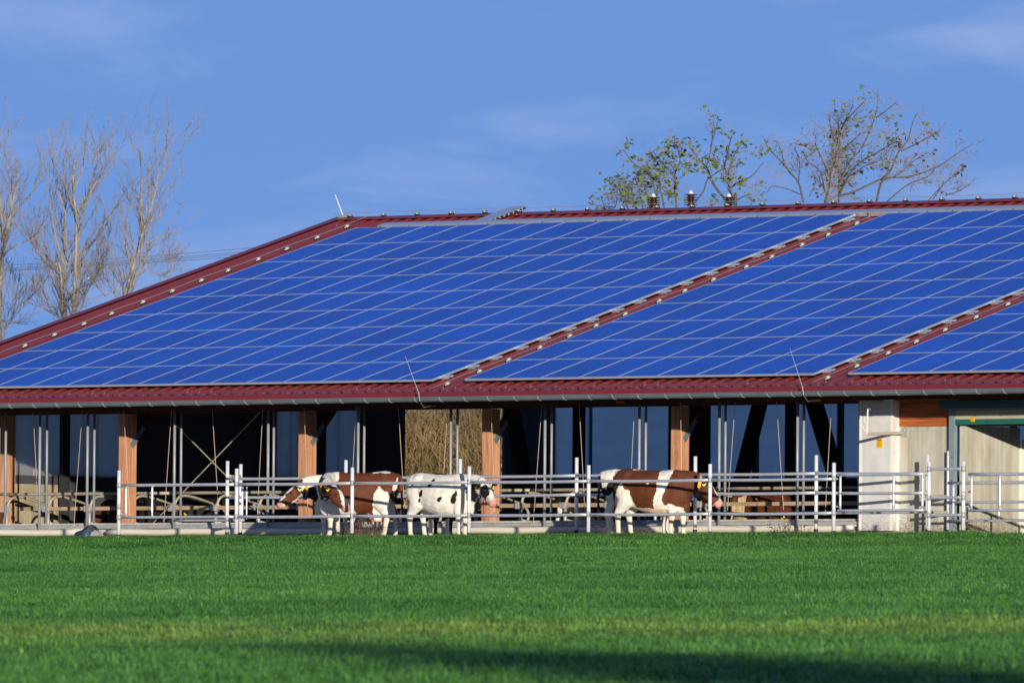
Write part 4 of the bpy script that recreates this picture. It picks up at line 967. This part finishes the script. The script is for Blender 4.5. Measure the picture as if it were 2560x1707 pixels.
tree('spreading_tree', 'large nearly bare spreading tree behind the right of the ridge', 302, [
    (Z2((670, 1500), (665, 1160), (700, 1000), (720, 850), (780, 650), (810, 450), (930, 200), (960, 40)), .15, .012),
    (Z2((790, 1400), (800, 1000), (795, 800), (800, 560), (790, 330), (795, 160)), .1, .012), (Z2((810, 960), (900, 760), (1020, 620), (1120, 420), (1190, 200), (1195, 50)), .08, .01), (Z2((800, 1090), (960, 800), (1180, 660), (1350, 560), (1440, 540)), .08, .01),
    (Z2((1180, 300), (1280, 230), (1400, 130)), .05, .01), (Z2((1180, 1160), (1230, 960), (1330, 820), (1400, 660), (1500, 520), (1560, 320), (1680, 130)), .1, .012), (Z2((1430, 640), (1600, 560), (1740, 480), (1850, 430)), .06, .01),
    (Z2((800, 1100), (980, 1040), (1250, 920), (1500, 900), (1780, 810), (1950, 700), (2100, 600), (2270, 500)), .09, .01), (Z2((440, 1160), (390, 960), (300, 850), (200, 730), (80, 600), (20, 440)), .09, .012), (Z2((390, 960), (400, 740), (340, 580)), .05, .01), (Z2((250, 790), (220, 660), (180, 560)), .04, .008),
    (Z2((660, 1060), (610, 850), (480, 740), (430, 600)), .06, .01), (Z2((700, 900), (620, 700), (560, 560), (580, 420)), .05, .01), (Z2((780, 600), (720, 420), (690, 260)), .05, .01), (Z2((820, 420), (900, 300), (1080, 120)), .04, .01),
    (Z2((1290, 1150), (1500, 980), (1700, 900), (1790, 800)), .06, .01), (Z2((1700, 1150), (1800, 1040), (1950, 900), (2030, 850)), .05, .01), (Z2((1880, 1090), (2000, 1050), (2160, 960)), .04, .01), (Z2((1750, 1130), (1830, 1020), (1870, 930)), .04, .01), (Z2((410, 1080), (260, 1020), (120, 1000), (60, 1090)), .05, .01), (Z2((500, 1100), (560, 960), (520, 820)), .04, .01),
    (Z2((900, 900), (1050, 800), (1250, 700), (1330, 500)), .05, .01), (Z2((1250, 940), (1400, 880), (1560, 740), (1650, 690)), .05, .01), (Z2((840, 620), (960, 520), (1040, 440)), .05, .01)], M['barkb'], M['twig'], 25, dict(SPR, dens=(3.6, 5.6, 5.0), thin=.34, trim=.9, tip=.92, ang=(.85, .75, .75), up=(.1, .08, .05), len=(1.35, .75, .42)), LF2)

# brushwood bank seen through the open gable
q = random.Random(5); hd_ = MB(); lv = MB()
hc = at(1135, 1110, 291.)
for i in range(9000):
    c = hc+HR*q.uniform(-3.4, 3.4)+HF*q.uniform(-1.2, 2.5); z0 = q.uniform(-.2, 3.6); ln = q.uniform(.8, 2.4)
    d = np.array((q.gauss(0, .55), q.gauss(0, .55), 1.)); p0 = np.array((c[0], c[1], z0)); p1 = p0+d*ln*.5+np.array((q.gauss(0, .06), q.gauss(0, .06), 0)); p2 = p1+d*ln*.5+np.array((q.gauss(0, .2), q.gauss(0, .2), -.1))
    hd_.tube([p0, p1, p2], [.008, .006, .003], 3, cap=False)
for i in range(16000):
    c = hc+HR*q.uniform(-3.4, 3.4)+HF*q.uniform(-1.0, 2.5); z = q.uniform(.2, 5.2)*(.5+.5*q.random())
    a = np.array((q.gauss(0, 1), q.gauss(0, 1), q.gauss(0, 1))); a /= np.linalg.norm(a); b = np.cross(a, (q.gauss(0, 1), q.gauss(0, 1), 1)); b /= np.linalg.norm(b); s_ = q.uniform(.05, .13)
    c = np.array((c[0], c[1], z)); hd_.quad(c, c+a*s_+b*s_*.5, c+a*s_*2, c+a*s_-b*s_*.5, 1)
tag(hd_.build('brushwood', [M['stem'], M['hedge']], org=(hc[0], hc[1], 0)), 'brown and green brushwood seen through the open end of the barn', 'brushwood', kind='stuff')

# insulators on a pole behind the ridge
tops = [(1633.5, 487, 522), (1727, 479, 516), (1822, 487, 520)]
DI = 278.
pc0 = at(1727, 530, DI)
po = empty('power_pole', (pc0[0], pc0[1], 0), 'power pole with three brown insulators showing above the ridge', 'power pole')
m = MB(); m.tube([(pc0[0], pc0[1], -.3), (pc0[0], pc0[1], pc0[2]-.25)], [.16, .12], 12); m.build('pole', M['barkb'], po, True)
ca, cb = at(1610, 538, DI), at(1845, 532, DI)
m = MB(); m.tube([ca, cb], .05, 8); m.build('crossarm', M['galv_dull'], po)
for (x, yt, yb) in tops:
    t0, b0 = at(x, yt, DI), at(x, yb, DI); hh = t0[2]-b0[2]
    m = MB(); pts = []; rr_ = []
    for k in range(5):
        for f_, r0 in ((0, .07), (.35, .11), (.5, .18), (.62, .175), (.7, .08)): pts.append((b0[0], b0[1], b0[2]+hh*.86*(k+f_)/5)); rr_.append(r0)
    m.tube(pts, rr_, 14, 0); ins = m.build('insulator', M['porc'], po, True)
    m = MB(); m.tube([(b0[0], b0[1], b0[2]+hh*.86), (b0[0], b0[1], t0[2]-.02)], [.07, .05], 10); m.ball((t0[0], t0[1], t0[2]-.02), .05, 8); m.build('cap', M['porcw'], ins, True)
    m = MB(); m.tube([(b0[0], b0[1], ca[2]-.05), (b0[0], b0[1], b0[2]+.02)], .06, 10); m.build('stud', M['porcw'], ins, True)
ow = empty('overhead_line', at(300, 650, 345), 'four thin overhead wires crossing behind the bare poplars', 'overhead line')
for (xa, ya, xb, yb, xm, ym) in ((-400, 672, 1633, 520, 310, 645), (-400, 676, 1727, 520, 310, 653), (-400, 680, 1822, 522, 310, 657), (-400, 683, 1822, 540, 310, 661)):
    A_, B2, Mi = at(xa, ya, 352), at(xb, yb, DI), at(xm, ym, 330)
    pts = [A_*(1-t)*(1-t)+(2*Mi-.5*A_-.5*B2)*2*t*(1-t)+B2*t*t for t in np.linspace(0, 1, 40)]
    m = MB(); m.tube(pts, .006, 4); m.build('wire', M['pipe'], ow)

# ------------------------------------------------------------------ small things at the foot of the barn
def weeds(label, px0, px1, Y, h, n, seed, col='weed', heads=False):
    q = random.Random(seed); m = MB(); a, b = on(px0, 1345, Y)[0], on(px1, 1345, Y)[0]
    for i in range(n):
        x = q.uniform(a, b); y = Y+q.uniform(-.25, .25); z = gz(x, y); hh = h*q.uniform(.4, 1)
        p = np.array((x, y, z)); pts = [p]; d = np.array((q.gauss(0, .25), q.gauss(0, .25), 1.))
        for k in range(4): d += np.array((q.gauss(0, .2), q.gauss(0, .2), 0)); pts.append(pts[-1]+d/np.linalg.norm(d)*hh/4)
        m.tube(pts, [.0045, .004, .0035, .003, .002], 4, cap=False)
        for _ in range(5 if heads else 2):
            c = pts[q.randrange(2, 5)]+np.array((q.gauss(0, .05), q.gauss(0, .05), q.gauss(0, .04)))
            if heads: m.ball(c, (.016, .016, .012), 6)
            else:
                e = c+np.array((q.gauss(0, .06), q.gauss(0, .06), q.gauss(0, .06))); m.tube([c, e], [.004, .002], 3, cap=False)
    return tag(m.build('dry_weeds', M[col], org=((a+b)/2, Y, gz(0, Y))), label, 'weeds', 'dry weeds along the fences')
weeds('grey tangled weeds under the brown cow with the white chest', 862, 950, -3.2, .42, 150, 1)
weeds('dead seed-headed weeds left of the white wall panel', 1930, 1985, -.0, .42, 16, 2, heads=True)
weeds('second clump of seed-headed weeds beside the gate post', 1985, 2010, -.2, .25, 10, 3, heads=True)
weeds('rust brown weeds in front of the return wall by the doorway', 2412, 2455, -2.5, .3, 70, 4)
weeds('thin grey weeds beneath the belted brown cow', 1500, 1640, -3.3, .3, 80, 5)
hoop = empty('plastic_sheet', on(235, 1340, .7), 'crumpled blue grey plastic sheet and metal hood by the rolled tarp', 'plastic sheet')
m = MB(); rings = []
for i, t in enumerate(np.linspace(0, 1, 9)):
    px = 190+48*t; hh = (.05+.36*t**.6); c = on(px, 1345, .7); r_ = []
    for k in range(11):
        a = math.pi*k/10; r_.append((c[0]+.02*noise.noise((i*.7, k*.9, 1)), .62-.26*math.cos(a)+.03*noise.noise((i, k, 2)), -.03+hh*math.sin(a)*(.9+.25*noise.noise((i*.8, k*.7, 5)))))
    rings.append(r_)
m.loft(rings); m.build('sheet', M['tarpb'], hoop, True)
m = MB(); rings = []
for i, t in enumerate(np.linspace(0, 1, 8)):
    px = 239+17*t; hh = .24*(1-.6*t**2)+.02; c = on(px, 1345, .62); rings.append([(c[0], .6-.22*math.cos(math.pi*k/12), -.03+hh*math.sin(math.pi*k/12)) for k in range(13)])
m.loft(rings); m.build('hood', M['galv'], hoop, True)

# ------------------------------------------------------------------ grass
def blades(nb, rad, h0, h1, seed, w=.0065):
    q = np.random.RandomState(seed); V = []; Fc = []; tone = []
    for i in range(nb):
        r_ = rad*math.sqrt(q.rand()); t = q.rand()*6.283; x, y = r_*math.cos(t), r_*math.sin(t)
        h = h0+(h1-h0)*q.rand(); a = q.rand()*6.283; ln = h*(.15+.75*q.rand()**1.5); dx, dy = math.cos(a), math.sin(a)
        wx, wy = -dy*w*(.7+.6*q.rand()), dx*w*(.7+.6*q.rand()); b = len(V)
        for s_, ww in ((0, 1), (.45, .95), (.8, .6), (1, .05)):
            px, py, pz = x+dx*ln*s_*s_, y+dy*ln*s_*s_, h*(s_-.18*s_*s_*(ln/h))-.02
            V += [(px-wx*ww, py-wy*ww, pz), (px+wx*ww, py+wy*ww, pz)]
        for k in range(3): Fc.append((b+2*k, b+2*k+1, b+2*k+3, b+2*k+2))
        tone += [q.rand()]*8
    me = bpy.data.meshes.new('grass_tuft'); me.from_pydata(V, [], Fc); me.materials.append(M['blade'])
    at_ = me.attributes.new('tone', 'FLOAT', 'POINT'); at_.data.foreach_set('value', tone); me.update()
    return me
tufts = []
for i in range(5):
    me = blades(90, .17, .05, .19, 40+i); o = bpy.data.objects.new('grass_tuft', me); tufts.append(o)
rng = np.random.RandomState(3)
cam2 = CAM[:2]; pts = []
for _ in range(1):
    N = 140000
    D_s = np.sqrt(rng.rand(N)*(232**2-66**2)+66**2); lat = (rng.rand(N)*2-1)*(.0475*D_s+5.5)
    Xs = cam2[0]+HF2[0]*D_s+HR[0]*lat; Ys = cam2[1]+HF2[1]*D_s+HR[1]*lat
    keep = Ys < YG-.05
    Xs, Ys, D_s = Xs[keep], Ys[keep], D_s[keep]
edge = rng.rand(2600)*30-13; ey = YG+.02-rng.rand(2600)**2*.35
Xs = np.concatenate([Xs, edge]); Ys = np.concatenate([Ys, ey])
zs = np.array([gz(x, y)+(0 if y > -6 else .05*noise.noise((x*.08, y*.08, 3))) for x, y in zip(Xs, Ys)])
gme = bpy.data.meshes.new('grass'); gme.vertices.add(len(Xs)); gme.vertices.foreach_set('co', np.stack([Xs, Ys, zs], 1).ravel()); gme.update()
grass = bpy.data.objects.new('grass', gme); COL.objects.link(grass); tag(grass, 'green meadow grass in front of the fences', 'grass', kind='stuff')
ng = bpy.data.node_groups.new('grass_scatter', 'GeometryNodeTree')
ng.interface.new_socket('Geometry', in_out='INPUT', socket_type='NodeSocketGeometry'); ng.interface.new_socket('Geometry', in_out='OUTPUT', socket_type='NodeSocketGeometry')
N_ = ng.nodes; Lk = ng.links
gi, go = N_.new('NodeGroupInput'), N_.new('NodeGroupOutput')
jg = N_.new('GeometryNodeJoinGeometry')
gti = N_.new('GeometryNodeGeometryToInstance')
for o in reversed(tufts):
    oi = N_.new('GeometryNodeObjectInfo'); oi.inputs['Object'].default_value = o; oi.inputs['As Instance'].default_value = True
    Lk.new(oi.outputs['Geometry'], gti.inputs[0]) if False else Lk.new(oi.outputs['Geometry'], jg.inputs[0])
iop = N_.new('GeometryNodeInstanceOnPoints'); iop.inputs['Pick Instance'].default_value = True
Lk.new(gi.outputs[0], iop.inputs['Points']); Lk.new(jg.outputs[0], iop.inputs['Instance'])
ri = N_.new('FunctionNodeRandomValue'); ri.data_type = 'INT'; ri.inputs[4].default_value = 0; ri.inputs[5].default_value = len(tufts)-1
Lk.new(ri.outputs[2], iop.inputs['Instance Index'])
rr0 = N_.new('FunctionNodeRandomValue'); rr0.data_type = 'FLOAT'; rr0.inputs[2].default_value = 0; rr0.inputs[3].default_value = 6.283; rr0.inputs['Seed'].default_value = 2
cx = N_.new('ShaderNodeCombineXYZ'); Lk.new(rr0.outputs[1], cx.inputs[2]); Lk.new(cx.outputs[0], iop.inputs['Rotation'])
pos_ = N_.new('GeometryNodeInputPosition'); nzt = N_.new('ShaderNodeTexNoise'); nzt.inputs['Scale'].default_value = .35; Lk.new(pos_.outputs[0], nzt.inputs['Vector'])
rs0 = N_.new('FunctionNodeRandomValue'); rs0.data_type = 'FLOAT'; rs0.inputs[2].default_value = .55; rs0.inputs[3].default_value = 1.0; rs0.inputs['Seed'].default_value = 5
mm = N_.new('ShaderNodeMath'); mm.operation = 'MULTIPLY_ADD'; Lk.new(nzt.outputs[0], mm.inputs[0]); mm.inputs[1].default_value = .9; Lk.new(rs0.outputs[1], mm.inputs[2]); 
m5 = N_.new('ShaderNodeMath'); m5.operation = 'MULTIPLY'; m5.inputs[1].default_value = .8; Lk.new(mm.outputs[0], m5.inputs[0]); Lk.new(m5.outputs[0], iop.inputs['Scale'])
Lk.new(iop.outputs[0], go.inputs[0])
md = grass.modifiers.new('scatter', 'NODES'); md.node_group = ng

# ------------------------------------------------------------------ trees beside the photographer: they throw the shade on the near meadow
def crown_tree(x, y, h, r, seed, label):
    q = random.Random(seed); z = gz(x, y)
    root = empty('field_tree', (x, y, z), label, 'tree', 'trees behind the photographer')
    m = MB(); m.tube([(x, y, z-.2), (x+.1, y, z+h*.4), (x-.1, y+.1, z+h*.85)], [.28, .2, .05], 8)
    for k in range(9):
        t = .3+.06*k; a = q.random()*6.28; m.tube([(x, y, z+h*t), (x+r*.4*math.cos(a), y+r*.4*math.sin(a), z+h*(t+.1)), (x+r*.8*math.cos(a), y+r*.8*math.sin(a), z+h*(t+.18))], [.09, .06, .02], 6)
    m.build('trunk', M['barkb'], root, True)
    m = MB(); cl = []
    for k in range(110):
        d = np.array((q.gauss(0, 1), q.gauss(0, 1), q.gauss(0, 1))); d /= np.linalg.norm(d); cl.append(np.array((x, y, z+h*.62))+d*np.array((r, r, h*.38))*q.random()**.4)
    for i in range(7000):
        k_ = q.choice((.35, .5, .9)); c = q.choice(cl)+np.array((q.gauss(0, k_), q.gauss(0, k_), q.gauss(0, k_)))
        a = np.array((q.gauss(0, 1), q.gauss(0, 1), q.gauss(0, 1))); a /= np.linalg.norm(a); b = np.cross(a, (q.gauss(0, 1), q.gauss(0, 1), 1)); b /= np.linalg.norm(b); s_ = q.uniform(.12, .22)
        m.quad(c, c+a*s_+b*s_*.7, c+a*s_*2, c+a*s_-b*s_*.7)
    m.build('crown', M['hedge'], root)

# ------------------------------------------------------------------ light, sky, camera
T_AZ, M_SL = 1.19, .225
sx, sy = T_AZ, -1.; hz = math.hypot(sx, sy); el = math.atan(M_SL/hz)
SUN = np.array((sx/hz*math.cos(el), sy/hz*math.cos(el), math.sin(el)))
def shade_tree(px, py, dist, h, r, seed, label):
    # stands dist metres sunwards of the shaded patch
    d = ray(px, py); k = None
    for t in np.linspace(60, 226, 800):
        p = CAM+d*t
        if p[2] < gz(p[0], p[1])+.1: k = p; break
    if k is None: k = CAM+d*75
    s = k+SUN*dist/math.cos(el)
    crown_tree(float(s[0]), float(s[1]), h, r, seed, label); return s
SHT = [(1560, 1672, 112, 20.3, 1.5, 1, 'tall narrow tree behind the photographer, left of its companions'), (1960, 1675, 113, 20.0, 1.6, 2, 'tall narrow tree behind the photographer, between two others'), (2480, 1700, 114, 18.7, 1.7, 3, 'tall narrow tree behind the photographer, farthest to the right')]
for a in SHT: shade_tree(*a)

sun = bpy.data.lights.new('sun', 'SUN'); sun.energy = 3.7; sun.angle = math.radians(.53); sun.color = (1., .91, .77)
so = bpy.data.objects.new('sun', sun); COL.objects.link(so); so.rotation_euler = Vector(tuple(SUN)).to_track_quat('Z', 'Y').to_euler()
w = bpy.data.worlds.new('World'); sc.world = w; w.use_nodes = True
n = w.node_tree.nodes; l = w.node_tree.links; bg = n['Background']
sky = n.new('ShaderNodeTexSky'); sky.sky_type = 'NISHITA'; sky.sun_disc = False; sky.sun_elevation = el; sky.sun_rotation = math.atan2(SUN[0], SUN[1])
sky.altitude = 100; sky.air_density = 1.3; sky.dust_density = .4; sky.ozone_density = 3.5
tc = n.new('ShaderNodeTexCoord'); mp = n.new('ShaderNodeMapping'); mp.vector_type = 'POINT'
mp.inputs['Location'].default_value = (0, 0, .34); l.new(tc.outputs['Generated'], mp.inputs['Vector'])
nm = n.new('ShaderNodeVectorMath'); nm.operation = 'NORMALIZE'; l.new(mp.outputs[0], nm.inputs[0]); l.new(nm.outputs[0], sky.inputs['Vector'])
tint = n.new('ShaderNodeMixRGB'); tint.blend_type = 'MULTIPLY'; tint.inputs[0].default_value = 1; tint.inputs[2].default_value = (.7, .69, .97, 1); l.new(sky.outputs[0], tint.inputs[1])
# thin cloud streaks, in world directions
rot = n.new('ShaderNodeMapping'); rot.vector_type = 'POINT'; rot.inputs['Rotation'].default_value = (0, 0, -PSI); l.new(tc.outputs['Generated'], rot.inputs['Vector'])
st = n.new('ShaderNodeMapping'); st.inputs['Scale'].default_value = (26, 26, 85); st.inputs['Location'].default_value = (41, 3, 6.6); l.new(rot.outputs[0], st.inputs['Vector'])
nz = n.new('ShaderNodeTexNoise'); nz.inputs['Scale'].default_value = 1; nz.inputs['Detail'].default_value = 7; nz.inputs['Roughness'].default_value = .55; nz.inputs['Distortion'].default_value = .3; l.new(st.outputs[0], nz.inputs['Vector'])
cr = n.new('ShaderNodeValToRGB'); cr.color_ramp.elements[0].position = .5; cr.color_ramp.elements[1].position = .8; cr.color_ramp.elements[0].color = (0, 0, 0, 1); cr.color_ramp.elements[1].color = (1, 1, 1, 1); l.new(nz.outputs[0], cr.inputs[0])
ml = n.new('ShaderNodeMath'); ml.operation = 'MULTIPLY'; ml.inputs[1].default_value = .58; l.new(cr.outputs[0], ml.inputs[0])
cm = n.new('ShaderNodeMixRGB'); l.new(ml.outputs[0], cm.inputs[0]); l.new(tint.outputs[0], cm.inputs[1]); cm.inputs[2].default_value = (2.2, 2.6, 3.9, 1)
l.new(cm.outputs[0], bg.inputs['Color']); bg.inputs['Strength'].default_value = .15

cam = bpy.data.cameras.new('camera'); co_ = bpy.data.objects.new('camera', cam); COL.objects.link(co_); sc.camera = co_
cam.sensor_width = 36; cam.lens = FPX/2560*36; cam.clip_start = 1; cam.clip_end = 5000
co_.matrix_world = Matrix(((RT[0], UP[0], -FW[0], CAM[0]), (RT[1], UP[1], -FW[1], CAM[1]), (RT[2], UP[2], -FW[2], CAM[2]), (0, 0, 0, 1)))
cam.dof.use_dof = True; cam.dof.focus_distance = 231; cam.dof.aperture_fstop = 9.
vs = sc.view_settings; vs.view_transform = 'Standard'; vs.look = 'None'; vs.gamma = 1; vs.use_curve_mapping = False; vs.exposure = .5
sc.cycles.max_bounces = 8; sc.cycles.use_denoising = True
print('panels', npanel, 'objects', len(bpy.data.objects))
